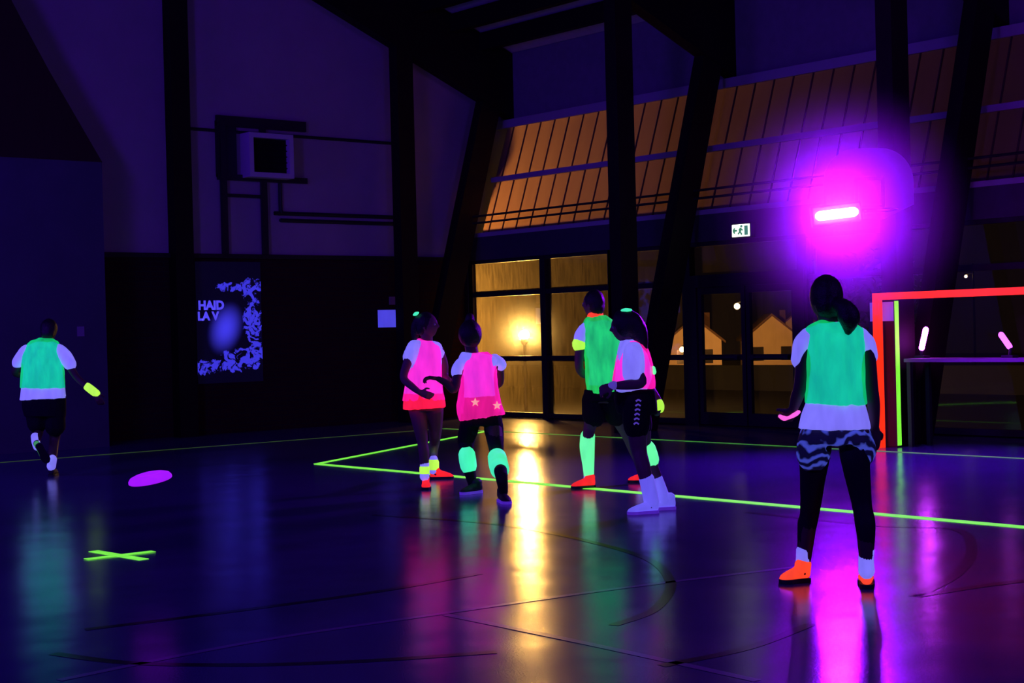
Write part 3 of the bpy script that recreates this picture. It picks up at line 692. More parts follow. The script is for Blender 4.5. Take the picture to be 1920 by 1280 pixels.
# houses down the slope, street lamps, trees
def house(label, cx, cy, w, d, zb, ze, zr, win):
    t = thing('house', label, 'house', (cx, cy, zb)); t.rotation_euler = (0, 0, 0.8)
    x0, x1, y0, y1 = cx - w / 2, cx + w / 2, cy - d / 2, cy + d / 2
    bm = prism(BM(), [(x0, y0, zb), (x1, y0, zb), (x1, y0, ze), (cx, y0, zr), (x0, y0, ze)], (0, d, 0)); obj('wall', bm, M['housewall'], t)
    bm = BM(); k = (zr - ze) / (w / 2)
    for s in (-1, 1):
        e = cx + s * (w / 2 + 0.35); ez = ze - 0.35 * k
        prism(bm, [(cx, y0 - 0.3, zr), (e, y0 - 0.3, ez), (e, y0 - 0.3, ez + 0.2), (cx, y0 - 0.3, zr + 0.2)], (0, d + 0.6, 0))
    obj('roof', bm, M['houseroof'], t)
    obj('chimney', box(BM(), cx + w * 0.22, cx + w * 0.22 + 0.5, cy - 0.25, cy + 0.25, zr - 1.4, zr + 0.5), M['houseroof'], t)
    for u in win: obj('window', box(BM(), cx + u - 0.45, cx + u + 0.45, y0 - 0.03, y0, ze - 2.0, ze - 0.8), M['darkpane'], t)
def house_at(label, px, py, y, w, d, ze, win=(-1.2, 1.2)):
    c = at_plane(px, py, 1, y + d / 2); house(label, c.x, y + d / 2, w, d, -4.0, c.z - ze, c.z, win)
house_at('orange-lit gabled house seen left of the glass doors', 1298, 597, 97, 4.6, 6, 1.9, (-1.1, 1.1))
house_at('orange-lit gabled house seen through the right door leaf', 1440, 592, 103, 4.6, 6, 1.9)
house_at('farther gabled house seen just left of the right door jamb', 1492, 584, 125, 5.0, 6, 1.9, (0.0,))
def street_lamp(label, px, py, y, r, k=1.0, aim=None):
    p = at_plane(px, py, 1, y); zb = -4.0 if y > 27 else -0.012
    t = thing('street_lamp', label, 'street lamp', (p.x, y, zb))
    bm = BM(); ball(bm, p, r, 14, 8); obj('lamp_head', bm, M['streetlight'], t, True)
    bm = BM(); tube(bm, [(p.x + 0.5, y, zb), (p.x + 0.5, y, p.z + 0.1), (p.x + 0.4, y, p.z + r + 0.1), (p.x, y, p.z + r + 0.05)], [0.08, 0.06, 0.05, 0.05], 8, 3); obj('pole', bm, M['steel'], t)
    if aim is not None:
        l = bpy.data.lights.new('street_light', 'SPOT'); l.energy = 2600 * k; l.color = (1.0, 0.40, 0.10); l.spot_size = 1.5; l.spot_blend = 0.6; l.shadow_soft_size = 0.1
        o = bpy.data.objects.new('street_light', l); COL.objects.link(o); o.location = (p.x, y, p.z - r - 0.05); a_ = at_plane(*aim[:2], 1, aim[2])
        o.rotation_euler = (a_ - o.location).to_track_quat('-Z', 'Y').to_euler()
street_lamp('bright street lamp seen through the middle of the doors', 1382, 574, 90, 0.24, 2, (1440, 640, 103))
street_lamp('street lamp glowing beside the head of the near player', 1513, 565, 110, 0.26, 2, (1480, 620, 125))
street_lamp('small high street lamp glowing right above the door frame', 1514, 497, 58, 0.12)
street_lamp('low street lamp in front of the left orange house', 1279, 655, 88, 0.22, 1.2, (1300, 625, 97))
street_lamp('tiny pale street lamp seen right of the leaning strut', 1285, 547, 70, 0.10)
street_lamp('tiny distant street lamp high above the goal crossbar', 1811, 518, 80, 0.09)
def tree(label, px, py, y, r):
    p = at_plane(px, py, 1, y); t = thing('tree', label, 'tree', (p.x, y, -4.0))
    bm = BM(); tube(bm, [(p.x, y, -4.0), (p.x + 0.1, y, p.z - r), (p.x, y, p.z)], [0.25, 0.18, 0.08], 8, 3); obj('trunk', bm, M['bark'], t)
    bm = BM()
    for i in range(420):
        d = Vector((random.gauss(0, 1), random.gauss(0, 1), random.gauss(0, 1))).normalized() * r * random.uniform(0.35, 1.0) ** 0.6
        q = p + d; e = Vector((random.uniform(-1, 1), random.uniform(-1, 1), random.uniform(-1, 1))).normalized(); f_ = e.cross(Vector((0.3, 0.5, 0.8))).normalized()
        s = random.uniform(0.12, 0.26)
        vs_ = [bm.verts.new(q + e * s), bm.verts.new(q + f_ * s * 0.5), bm.verts.new(q - e * s), bm.verts.new(q - f_ * s * 0.5)]; bm.faces.new(vs_)
    obj('crown', bm, M['leaf'], t)
tree('dark leafy tree outside, right of the near player head', 1640, 565, 50, 2.2)

# ================================================================== PEOPLE
DEP = Vector((FW.x, FW.y, 0)).normalized(); SID = fx; ZUP = Vector((0, 0, 1))
class Fig:
    """a figure standing at depth w; joints are given where the photograph shows them, with a depth step in metres"""
    def __init__(s, label, foot, w, voxel=0.0075):
        s.w = w; s.k = F_PX / w; s.v = voxel; s.bm = BM()
        g = at_plane(foot[0], foot[1], 2, 0.0)
        s.root = thing('person', label, 'person', (g.x, g.y, 0))
        s.seed = w * 3.1
    def P(s, x, y, d=0.0): return at_depth(x, y, s.w + d)
    def loft(s, bm, rows, n=28, k=5, grow=0.0):
        """rows: (xl, yl, xr, yr, half depth, depth step)"""
        Ls, Rs, B = [], [], []
        for r in rows:
            d = r[5] if len(r) > 5 else 0.0
            Ls.append(s.P(r[0], r[1], d)); Rs.append(s.P(r[2], r[3], d)); B.append(Vector((r[4], 0, 0)))
        Ls, Rs, B = catmull(Ls, k), catmull(Rs, k), catmull(B, k); rings = []
        for l, r, b in zip(Ls, Rs, B):
            c = (l + r) / 2; a = (r - l) / 2; a = a * (1 + grow / max(a.length, 1e-3))
            rings.append([c + a * math.cos(2 * PI * q / n) + DEP * ((b.x + grow) * math.sin(2 * PI * q / n)) for q in range(n)])
        skin_rings(bm, rings)
    def cloth(s, name, mat, rows, tubes=(), wr=0.006, voxel=0.009, label=None, freq=(14, 14, 5), grow=0.0):
        bm = BM()
        if rows: s.loft(bm, rows, grow=grow)
        for pts, rad in tubes: tube(bm, [s.P(*p) for p in pts], rad, 16, 5)
        s.seed += 3.7
        o = mobj(name, fused(bm, voxel, 2, wr, freq, s.seed), mat, s.root, True)
        if label: o['label'] = label
        return o
    def limb(s, pts, rad): tube(s.bm, [s.P(*p) for p in pts], rad, 14, 5)
    def band(s, name, mat, pts, rad, label=None):
        bm = BM(); tube(bm, [s.P(*p) for p in pts], rad, 18, 4)
        o = obj(name, bm, mat, s.root, True)
        if label: o['label'] = label
        return o
    def torso(s, rows): s.loft(s.bm, rows, grow=-0.022)
    def head(s, c, fwd, up=(0, 0, 1), size=1.0, neck=None):
        """c: px, py, depth step of the head centre; fwd: the way the face looks"""
        c = s.P(*c) if not isinstance(c, Vector) else c
        f = Vector(fwd).normalized(); u = Vector(up); u = (u - f * u.dot(f)).normalized(); r = f.cross(u); z = size
        seg, rin = 36, 26; rings = []
        def dirp(th, ph):
            return math.sin(th) * math.cos(ph), math.sin(th) * math.sin(ph), math.cos(th)
        def shape(a, b, h):                     # a forward, b side, h up
            ra, rb, rh = 0.096, 0.076, 0.118
            if h < 0: rb *= 1 - 0.30 * h * h; ra *= 1 - 0.10 * h * h
            g = lambda a0, b0, h0, w: math.exp(-((b - b0) ** 2 + (h - h0) ** 2) / (w * w)) * (1 if a > 0.2 else 0)
            e = 0.030 * g(1, 0, -0.12, 0.11) + 0.014 * g(1, 0, 0.02, 0.09)           # nose and bridge
            e += 0.006 * g(1, 0, 0.25, 0.3) - 0.012 * (g(1, 0.36, 0.06, 0.15) + g(1, -0.36, 0.06, 0.15))
            e += 0.007 * g(1, 0, -0.40, 0.13) + 0.004 * g(1, 0, -0.52, 0.12) + 0.014 * g(1, 0, -0.82, 0.25)
            if a < 0: ra *= 1.05
            return (a * ra + e, b * rb, h * rh)
        for i in range(1, rin):
            th = PI * i / rin; ring = []
            for q in range(seg):
                a, b, h = shape(*dirp(th, 2 * PI * q / seg)); ring.append(c + (f * a + r * b + u * h) * z)
            rings.append(ring)
        skin_rings(s.bm, rings)
        for sg in (-1, 1): ellipsoid(s.bm, c + (r * (sg * 0.076) + f * -0.008 + u * -0.005) * z, (f * 0.018 * z, r * 0.009 * z, u * 0.032 * z), 10, 8)
        s.eyes = []
        for sg in (-1, 1):
            bm = BM(); ball(bm, c + (f * 0.083 + r * (sg * 0.031) + u * 0.008) * z, 0.0105 * z, 10, 8); s.eyes.append(bm)
        if neck: tube(s.bm, [s.P(*neck), c + u * (-0.06 * z) - f * 0.012], [0.060, 0.055], 14, 3)
        s.hc, s.hf, s.hr, s.hu, s.hz = c, f, r, u, z
    def hair(s, tails=(), cap=1.0, vol=1.0):
        c, f, r, u, z = s.hc, s.hf, s.hr, s.hu, s.hz; bm = BM()
        ellipsoid(bm, c + (u * 0.022 - f * 0.018) * z, (f * 0.094 * z * cap, r * 0.088 * z * cap * vol, u * 0.112 * z * cap), 24, 16)
        ellipsoid(bm, c + (u * -0.02 - f * 0.045) * z, (f * 0.065 * z, r * 0.079 * z * vol, u * 0.09 * z), 20, 12)
        for pts, rad in tails: tube(bm, [s.P(*p) for p in pts], rad, 14, 4)
        return mobj('hair', fused(bm, 0.008, 1, 0.003, (40, 40, 12), s.seed), M['hair'], s.root, True)
    def hand(s, wrist, tip, palm, curl=0.5, size=1.0, thumb_side=None):
        """wrist, tip: px points; palm: the way the palm faces; the fingers curl towards it"""
        a, b = s.P(*wrist), s.P(*tip); d = (b - a).normalized(); n = Vector(palm); n = (n - d * n.dot(d)).normalized(); w = d.cross(n) * (thumb_side or 1)
        z = size; tube(s.bm, [a, a + d * 0.03 * z, a + d * 0.085 * z], [(0.027 * z, 0.019 * z), (0.036 * z, 0.016 * z), (0.040 * z, 0.014 * z)], 14, 3, side=w)
        for i, ln in enumerate((0.072, 0.080, 0.074, 0.058)):
            p = a + d * (0.085 * z) + w * ((0.030 - 0.020 * i) * z); ang = 0.15; pts = [p - d * 0.015]
            for j, part in enumerate((0.42, 0.32, 0.26)):
                ang += curl * (0.55 + 0.12 * i) * (0.8 if j == 0 else 1.1)
                p = p + (d * math.cos(ang) + n * math.sin(ang)) * (ln * part * z); pts.append(p)
            tube(s.bm, pts, [0.0098 * z, 0.0092 * z, 0.0086 * z, 0.0075 * z], 10, 2)
        p = a + d * 0.028 * z + w * 0.030 * z
        t1 = p + (d * 0.6 + w * 0.7 + n * 0.25).normalized() * 0.038 * z; t2 = t1 + (d * 0.85 + w * 0.15 + n * 0.5 * (0.4 + curl)).normalized() * 0.032 * z
        tube(s.bm, [p - w * 0.012, t1, t2], [0.013 * z, 0.0105 * z, 0.009 * z], 10, 2)
    def shoe(s, ankle, heel, toe, mat, sole=None, label=None, size=1.0, drop=0.0):
        """a trainer: ankle, heel and toe are world points on the ground line"""
        sole = sole or M['sole']
        h, t_, z = heel, toe, size; d = (t_ - h); L_ = d.length; d.normalize(); up = ZUP if abs(d.z) < 0.35 else (ankle - h - d * (ankle - h).dot(d)).normalized()
        sd = d.cross(up).normalized(); up = sd.cross(d)
        prof = [(0.00, 0.024, 0.050, 0.030), (0.10, 0.034, 0.058, 0.046), (0.30, 0.035, 0.056, 0.050), (0.50, 0.037, 0.043, 0.040), (0.72, 0.044, 0.034, 0.032), (0.90, 0.038, 0.025, 0.024), (1.0, 0.018, 0.018, 0.016)]
        rings = []; n = 18; bm = BM()
        for f_, hw, cz, hh in prof:
            c = h + d * (L_ * f_) + up * ((cz) * z + 0.004)
            rings.append([c + sd * (hw * z * math.cos(2 * PI * q / n)) + up * (hh * z * math.sin(2 * PI * q / n)) for q in range(n)])
        skin_rings(bm, rings)
        c = h + d * (L_ * 0.20); tube(bm, [c + up * 0.06 * z, c + up * 0.105 * z], [(0.036 * z, 0.045 * z), (0.038 * z, 0.050 * z)], 16, 1, side=sd)
        me = fused(bm, 0.006, 2); o = mobj('shoe', me, mat, s.root, True)
        if label: o['label'] = label
        bm = BM(); pts = []
        for f_, hw in ((-0.02, 0.012), (0.0, 0.026), (0.1, 0.038), (0.3, 0.036), (0.5, 0.039), (0.72, 0.048), (0.9, 0.041), (1.0, 0.022), (1.02, 0.010)): pts.append((f_, hw))
        poly = [h + d * (L_ * f_) + sd * (hw * z) for f_, hw in pts] + [h + d * (L_ * f_) - sd * (hw * z) for f_, hw in pts[::-1]]
        prism(bm, [p + up * 0.001 for p in poly], up * (0.024 * z)); obj('sole', bm, sole, o)
        tube(s.bm, [s_ for s_ in (ankle, h + d * (L_ * 0.24) + up * 0.055 * z, h + d * (L_ * 0.75) + up * 0.03 * z)], [0.036, 0.036, 0.022], 12, 3)
        return o
    def ground(s, x, y): return at_plane(x, y, 2, 0.0)
    def done(s, mat=None):
        o = mobj('body', fused(s.bm, s.v, 2), mat or M['skin'], s.root, True)
        for bm in s.eyes: obj('eye', bm, M['eye'], s.root, True)
        return o

def to_foot(f, ankle_px, foot_w):  # ankle point above a given ground depth
    return at_depth(ankle_px[0], ankle_px[1], foot_w)
def depth_of(p): return (p - CAM).dot(FW)

# ---------------------------------------------------------------- near player, seen from behind
f = Fig('player nearest the camera from behind in green bib and tie-dye shorts', (1570, 1098), 8.45, 0.0065)
rows = [(1540, 606, 1578, 606, 0.055, 0.0), (1516, 620, 1612, 621, 0.085), (1505, 640, 1624, 642, 0.105), (1511, 690, 1622, 690, 0.11), (1515, 745, 1620, 745, 0.10), (1506, 790, 1628, 790, 0.115), (1505, 815, 1630, 815, 0.12)]
f.torso(rows)
f.head((1547, 561, 0.02), DEP * 1.0 + SID * -0.25, size=1.02, neck=(1557, 612, 0.0))
f.hair(tails=[([(1565, 566, -0.08), (1584, 578, -0.12), (1592, 598, -0.13), (1590, 622, -0.12)], [0.03, 0.052, 0.06, 0.022])])
f.cloth('t_shirt', M['shirt'], [(1536, 604, 1582, 604, 0.062), (1512, 618, 1616, 619, 0.095), (1508, 640, 1621, 641, 0.115), (1517, 690, 1614, 690, 0.118), (1514, 745, 1619, 745, 0.12), (1503, 780, 1629, 780, 0.135), (1497, 804, 1632, 804, 0.14)],
        [([(1518, 628), (1505, 645), (1500, 676, 0.02)], [0.05, 0.053, 0.052]), ([(1612, 629), (1624, 645), (1631, 670, 0.02)], [0.05, 0.051, 0.049])])
f.cloth('bib', M['green'], [(1535, 601, 1584, 601, 0.07), (1510, 612, 1616, 614, 0.105), (1506, 640, 1624, 642, 0.135), (1510, 680, 1621, 680, 0.14), (1510, 720, 1621, 720, 0.14), (1509, 757, 1624, 758, 0.145)], wr=0.009)
f.cloth('shorts', M['tiedye'], [(1506, 797, 1624, 797, 0.115), (1499, 815, 1634, 815, 0.135), (1494, 832, 1640, 830, 0.14)],
        [([(1530, 812), (1525, 838), (1525, 856)], [0.085, 0.092, 0.092]), ([(1604, 812), (1608, 835), (1610, 850)], [0.085, 0.095, 0.096])], wr=0.008, label='blue and black tie-dye shorts')
gl, gr = f.ground(1512, 1090), f.ground(1625, 1104)
wl, wr_ = depth_of(gl), depth_of(gr)
dl, dr_ = wl - f.w, wr_ - f.w
f.limb([(1530, 810), (1526, 870, dl * 0.3), (1518, 955, dl * 0.7 + 0.03), (1512, 1000, dl), (1507, 1060, dl)], [0.085, 0.075, 0.050, 0.050, 0.036])
f.limb([(1603, 810), (1604, 865, dr_ * 0.3), (1616, 945, dr_ * 0.7 + 0.03), (1622, 990, dr_), (1625, 1065, dr_)], [0.085, 0.075, 0.050, 0.050, 0.036])
f.cloth('leggings', M['leggings'], None, [([(1530, 830), (1526, 870, dl * 0.3), (1519, 955, dl * 0.7 + 0.03), (1513, 985, dl), (1508, 1034, dl)], [0.090, 0.080, 0.056, 0.055, 0.038]),
        ([(1603, 830), (1604, 865, dr_ * 0.3), (1616, 945, dr_ * 0.7 + 0.03), (1622, 985, dr_), (1625, 1036, dr_)], [0.090, 0.080, 0.055, 0.056, 0.038])], wr=0.002)
for nm, x, d_ in (('l', 1507, dl), ('r', 1625, dr_)):
    f.band('sock', M['shirt'], [(x, 1030, d_), (x - 1, 1050, d_), (x - 3 * (nm == 'l'), 1072, d_)], [0.042, 0.041, 0.044])
hl = gl + Vector((0, 0, 0)); f.shoe(to_foot(f, (1507, 1060), wl), gl + SID * 0.015, gl - SID * 0.155 - DEP * 0.05, M['orangeshoe'], label='orange shoe pointing left')
f.shoe(to_foot(f, (1625, 1062), wr_), gr - DEP * 0.01, gr + DEP * 0.24 + SID * 0.05, M['orangeshoe'], label='orange shoe seen from the heel')
f.limb([(1516, 634), (1507, 665), (1501, 722, 0.03), (1494, 745, 0.08), (1487, 768, 0.12)], [0.045, 0.043, 0.037, 0.036, 0.025])
f.hand((1487, 768, 0.12), (1468, 792, 0.20), DEP + SID * 0.4 + ZUP, 0.9, 1.0, -1)
f.limb([(1618, 634), (1627, 665), (1634, 725, 0.02), (1638, 760, 0.03), (1640, 800, 0.05)], [0.045, 0.043, 0.037, 0.036, 0.025])
f.hand((1640, 800, 0.05), (1642, 845, 0.06), DEP - SID * 0.5, 0.55, 1.0, 1)
for pts in ([(1462, 780, 0.17), (1470, 783, 0.16), (1478, 782, 0.15), (1486, 779, 0.13), (1493, 774, 0.11), (1498, 772, 0.11)],):
    f.band('finger_tape', M['pinkband'], pts, [0.010, 0.017, 0.012, 0.013, 0.016, 0.010], 'glowing pink finger tape')
f.done()

# ---------------------------------------------------------------- running player at far left
f = Fig('player running at far left from behind in green bib and black shorts', (97, 893), 16.9)
f.torso([(70, 641, 96, 641, 0.06, 0.1), (50, 652, 112, 650, 0.09, 0.06), (44, 670, 118, 668, 0.11, 0.03), (46, 700, 118, 700, 0.11), (46, 735, 120, 735, 0.115), (48, 765, 120, 765, 0.12)])
f.head((92, 621, 0.16), DEP * 1.0 + ZUP * -0.35, size=1.0, neck=(86, 645, 0.08))
f.hair(cap=1.06)
f.cloth('t_shirt', M['shirt'], [(70, 640, 98, 640, 0.07, 0.1), (48, 650, 114, 648, 0.10, 0.06), (46, 670, 114, 668, 0.12, 0.03), (44, 700, 117, 700, 0.12), (40, 730, 122, 728, 0.13), (37, 750, 124, 746, 0.14)],
        [([(52, 656, 0.05), (42, 668, 0.05), (33, 681, 0.08)], [0.07, 0.072, 0.066]), ([(110, 655, 0.05), (122, 668, 0.03), (132, 684, 0.0)], [0.07, 0.075, 0.07])])
f.cloth('bib', M['green'], [(72, 633, 97, 634, 0.075, 0.1), (52, 644, 110, 643, 0.115, 0.06), (43, 665, 113, 663, 0.14, 0.03), (40, 695, 120, 694, 0.145), (38, 727, 122, 727, 0.15)], wr=0.009)
f.cloth('shorts', M['shorts'], [(42, 744, 123, 742, 0.13), (42, 765, 124, 765, 0.14), (46, 780, 124, 780, 0.14)], [([(66, 765), (68, 785), (70, 796)], [0.10, 0.105, 0.105]), ([(104, 765), (104, 790), (103, 802)], [0.10, 0.11, 0.11])])
g0 = f.ground(97, 893)
f.limb([(103, 770), (104, 800, 0.05), (102, 824, 0.06), (99, 850, -0.05), (96, 874, depth_of(g0) - f.w)], [0.09, 0.075, 0.055, 0.052, 0.034])
f.limb([(68, 770), (70, 790, 0.05), (72, 808, 0.06), (70, 818, -0.15), (68, 832, -0.36)], [0.09, 0.075, 0.055, 0.048, 0.034])
f.band('sock', M['shirt'], [(98, 860, depth_of(g0) - f.w - 0.02), (97, 868, depth_of(g0) - f.w), (96, 875, depth_of(g0) - f.w)], [0.050, 0.048, 0.048])
f.band('sock', M['shirt'], [(66, 818, -0.18), (67, 828, -0.3), (70, 838, -0.38)], [0.046, 0.044, 0.042])
f.shoe(f.P(96, 874, depth_of(g0) - f.w), g0 - DEP * 0.02, g0 + DEP * 0.24 - SID * 0.03, M['blackshoe'])
f.shoe(f.P(68, 832, -0.36), f.P(72, 833, -0.48), f.P(90, 867, -0.36), M['shoegreen'], label='raised shoe with green trim')
f.limb([(50, 662, 0.05), (36, 682, 0.08), (28, 697, 0.12), (36, 702, 0.28), (42, 698, 0.36)], [0.05, 0.045, 0.04, 0.036, 0.027])
f.hand((42, 698, 0.36), (52, 690, 0.46), SID, 1.2, 1.0)
f.limb([(114, 660, 0.04), (128, 682, 0.0), (143, 706, 0.0), (160, 722, -0.02), (178, 738, -0.05)], [0.05, 0.045, 0.038, 0.036, 0.027])
f.hand((178, 738, -0.05), (196, 766, -0.06), DEP - SID * 0.3, 0.5, 1.0)
f.band('wristband', M['yellowband'], [(163, 724, -0.02), (172, 731, -0.03), (181, 738, -0.04)], [0.044, 0.046, 0.044], 'neon yellow wristband')
f.done()

# ---------------------------------------------------------------- pink player left of the middle group
f = Fig('player in pink bib with red hem, leftmost of the central group', (800, 910), 14.4)
f.torso([(784, 645, 812, 645, 0.06), (772, 655, 822, 655, 0.09), (768, 675, 826, 675, 0.11), (766, 705, 826, 705, 0.105), (763, 740, 830, 740, 0.115), (766, 770, 832, 770, 0.12)])
f.head((802, 610, -0.02), SID * 1.0 + DEP * -0.35, size=0.98, neck=(800, 648, 0.0))
f.hair(tails=[([(788, 600, 0.0), (780, 615, 0.03), (778, 634, 0.04)], [0.06, 0.05, 0.03])])
f.band('hair_clip', M['greenband'], [(776, 590, -0.02), (780, 588, -0.03), (784, 586, -0.02)], [0.010, 0.018, 0.010], 'small green glowing hair clip')
f.cloth('t_shirt', M['shirt'], [(782, 636, 818, 640, 0.068), (766, 652, 824, 652, 0.10), (764, 675, 828, 675, 0.118), (762, 705, 827, 705, 0.118), (757, 738, 831, 738, 0.125)],
        [([(778, 648, -0.04), (773, 660, -0.07), (769, 672, -0.07)], [0.066, 0.075, 0.072]), ([(818, 650, 0.05), (824, 665, 0.08)], [0.055, 0.055])], label='white T-shirt')
f.cloth('bib', M['pink'], [(784, 634, 814, 640, 0.07), (778, 646, 824, 650, 0.108), (772, 668, 828, 668, 0.135), (762, 705, 829, 705, 0.135), (757, 735, 832, 735, 0.14), (754, 752, 835, 750, 0.145)])
f.cloth('hem', M['redcloth'], [(758, 738, 831, 737, 0.135), (755, 755, 834, 752, 0.147), (755, 768, 835, 763, 0.15)], wr=0.008, label='glowing red hem below the pink bib')
ga, gb = f.ground(797, 916), f.ground(822, 898); da, db = depth_of(ga) - f.w, depth_of(gb) - f.w
f.limb([(782, 766), (788, 800, -0.02), (792, 828, da * 0.5), (795, 850, da), (796, 888, da)], [0.085, 0.068, 0.052, 0.050, 0.034])
f.limb([(815, 766), (816, 800, 0.1), (815, 826, 0.2), (812, 845, db), (812, 880, db)], [0.085, 0.068, 0.052, 0.050, 0.034])
f.band('sock', M['shirt'], [(796, 868, da), (796, 880, da), (796, 894, da)], [0.043, 0.043, 0.045]); f.band('sock_band', M['yellowband'], [(796, 876, da), (796, 886, da)], [0.048, 0.048], 'neon yellow sock band')
f.band('sock', M['shirt'], [(813, 860, db), (813, 872, db), (813, 884, db)], [0.043, 0.043, 0.045]); f.band('sock_band', M['yellowband'], [(813, 866, db), (813, 876, db)], [0.055, 0.055], 'neon green sock band')
f.shoe(f.P(796, 892, da), ga + DEP * 0.10, ga - DEP * 0.13 + SID * 0.02, M['redshoe'])
f.shoe(f.P(812, 882, db), gb - SID * 0.08, gb + SID * 0.15, M['redshoe'])
f.limb([(774, 654, -0.06), (764, 680, -0.10), (757, 708, -0.10), (772, 724, -0.16), (786, 735, -0.20)], [0.05, 0.043, 0.037, 0.034, 0.026])
f.hand((786, 735, -0.20), (806, 742, -0.22), -DEP * 0.2 + DEP, 0.6, 0.95)
f.limb([(822, 655, 0.06), (832, 682, 0.12), (834, 705, 0.12), (842, 712, -0.02)], [0.048, 0.042, 0.036, 0.026])
f.done(M['palelegs'])

# ---------------------------------------------------------------- pink player in the middle with knee bands
f = Fig('player in long pink bib with star prints and green knee bands', (905, 928), 13.95)
f.torso([(872, 668, 904, 668, 0.06), (862, 678, 930, 676, 0.09), (864, 700, 930, 700, 0.11), (868, 735, 930, 735, 0.105), (864, 770, 938, 768, 0.12), (866, 792, 942, 788, 0.12)])
f.head((880, 630, 0.0), DEP * 1.0 + SID * -0.5, size=1.0, neck=(886, 666, 0.0))
f.hair(tails=[([(881, 604, 0.0), (881, 594, 0.0)], [0.05, 0.04])], cap=1.12, vol=1.1)
f.cloth('t_shirt', M['shirt'], [(866, 660, 906, 662, 0.068), (860, 674, 932, 672, 0.10), (868, 700, 926, 700, 0.11), (870, 735, 928, 735, 0.11), (869, 745, 930, 742, 0.11)],
        [([(868, 678, -0.02), (860, 688, -0.04), (856, 700, -0.05)], [0.05, 0.056, 0.056]), ([(926, 672, 0.02), (936, 680, 0.05), (939, 686, 0.07)], [0.048, 0.052, 0.054])])
f.cloth('bib', M['pink'], [(872, 663, 912, 660, 0.075), (868, 676, 926, 670, 0.112), (864, 698, 931, 694, 0.14), (863, 730, 934, 726, 0.145), (858, 760, 940, 755, 0.155), (860, 788, 947, 776, 0.16)], wr=0.012)
f.cloth('shorts', M['shorts'], [(864, 775, 940, 772, 0.12), (862, 800, 943, 795, 0.125)], [([(880, 795), (876, 815), (873, 830)], [0.09, 0.085, 0.075]), ([(924, 792), (928, 812), (930, 828)], [0.09, 0.085, 0.075])])
ga, gb = f.ground(890, 924), f.ground(944, 942); da, db = depth_of(ga) - f.w, depth_of(gb) - f.w
f.limb([(880, 795), (874, 830), (876, 858, da * 0.5 - 0.04), (880, 880, da), (887, 906, da)], [0.085, 0.070, 0.054, 0.052, 0.036])
f.limb([(924, 792), (929, 830, -0.08), (933, 862, -0.2), (939, 885, db), (944, 922, db)], [0.085, 0.070, 0.054, 0.052, 0.036])
f.cloth('leggings', M['leggings'], None, [([(880, 805), (874, 830), (876, 858, da * 0.5 - 0.04), (880, 880, da), (886, 908, da)], [0.085, 0.074, 0.058, 0.056, 0.040]), ([(924, 802), (929, 830, -0.08), (933, 862, -0.2), (939, 885, db), (944, 922, db)], [0.085, 0.074, 0.058, 0.056, 0.040])], wr=0.002)
f.band('knee_band', M['greenband'], [(875, 850, da * 0.5 - 0.04), (877, 864, da * 0.6 - 0.02), (879, 876, da)], [0.076, 0.078, 0.074], 'glowing mint knee band')
f.band('knee_band', M['greenband'], [(932, 857, -0.18), (934, 868, -0.2 * 0.7 + db * 0.3), (937, 880, -0.2 * 0.15 + db * 0.85)], [0.084, 0.086, 0.082], 'glowing mint knee band')
f.shoe(f.P(887, 908, da), ga + SID * 0.06, ga - SID * 0.12 - DEP * 0.14, M['blackshoe'], M['purplesole'])
f.shoe(f.P(944, 924, db), gb + DEP * 0.1 - SID * 0.03, gb - DEP * 0.15 + SID * 0.04, M['blackshoe'], M['purplesole'])
f.limb([(868, 682, -0.02), (858, 702, -0.06), (851, 730, -0.10), (838, 719, -0.12), (822, 710, -0.14)], [0.044, 0.042, 0.038, 0.034, 0.026])
f.hand((822, 710, -0.14), (796, 706, -0.15), ZUP * -1 - DEP * 0.3, 0.7, 1.0)
f.limb([(930, 676, 0.03), (936, 695, 0.10), (936, 718, 0.16), (925, 724, 0.24)], [0.05, 0.044, 0.038, 0.026])
f.hand((925, 724, 0.24), (900, 722, 0.28), -ZUP, 0.7, 1.0)
# star prints on the bib
def star(px, py, r, d):
    c = f.P(px, py, d); bm = BM(); pts = []
    for i in range(10):
        q = r if i % 2 == 0 else r * 0.42; a_ = PI / 2 + i * PI / 5; pts.append(c + SID * (q * math.cos(a_)) + ZUP * (q * math.sin(a_)))
    prism(bm, pts, DEP * 0.02); return bm
for px, py, d_ in ((891, 754, -0.167), (932, 760, -0.118)):
    obj('star_print', star(px, py, 0.042, d_), M['star'], f.root)
f.done()

# ---------------------------------------------------------------- tall player in green bib
f = Fig('tall player in green bib with orange collar, behind the pink group', (1100, 915), 14.2)
f.torso([(1104, 601, 1134, 601, 0.06), (1094, 612, 1150, 612, 0.09), (1092, 632, 1158, 632, 0.11), (1096, 680, 1156, 680, 0.11), (1098, 725, 1154, 725, 0.11), (1096, 755, 1156, 755, 0.12)])
f.head((1112, 570, 0.0), SID * -1.0 + DEP * 0.75, size=1.02, neck=(1118, 604, 0.0))
f.hair()
f.cloth('t_shirt', M['shirt'], [(1102, 599, 1134, 599, 0.068), (1090, 610, 1154, 610, 0.10), (1094, 632, 1158, 632, 0.115), (1101, 680, 1158, 680, 0.115), (1103, 722, 1156, 722, 0.118)],
        [([(1096, 616, -0.02), (1089, 630, -0.03), (1087, 646, -0.03)], [0.056, 0.060, 0.058]), ([(1152, 616, 0.03), (1160, 632, 0.05), (1163, 646, 0.05)], [0.062, 0.066, 0.060])])
f.cloth('bib', M['thickgreen'], [(1104, 592, 1136, 590, 0.075), (1092, 606, 1152, 604, 0.112), (1091, 632, 1162, 632, 0.14), (1096, 680, 1164, 680, 0.142), (1099, 738, 1162, 734, 0.15)], wr=0.011)
f.band('collar', M['collar'], [(1116, 596, -0.01), (1118, 589, 0.0)], [0.078, 0.070], 'glowing orange collar')
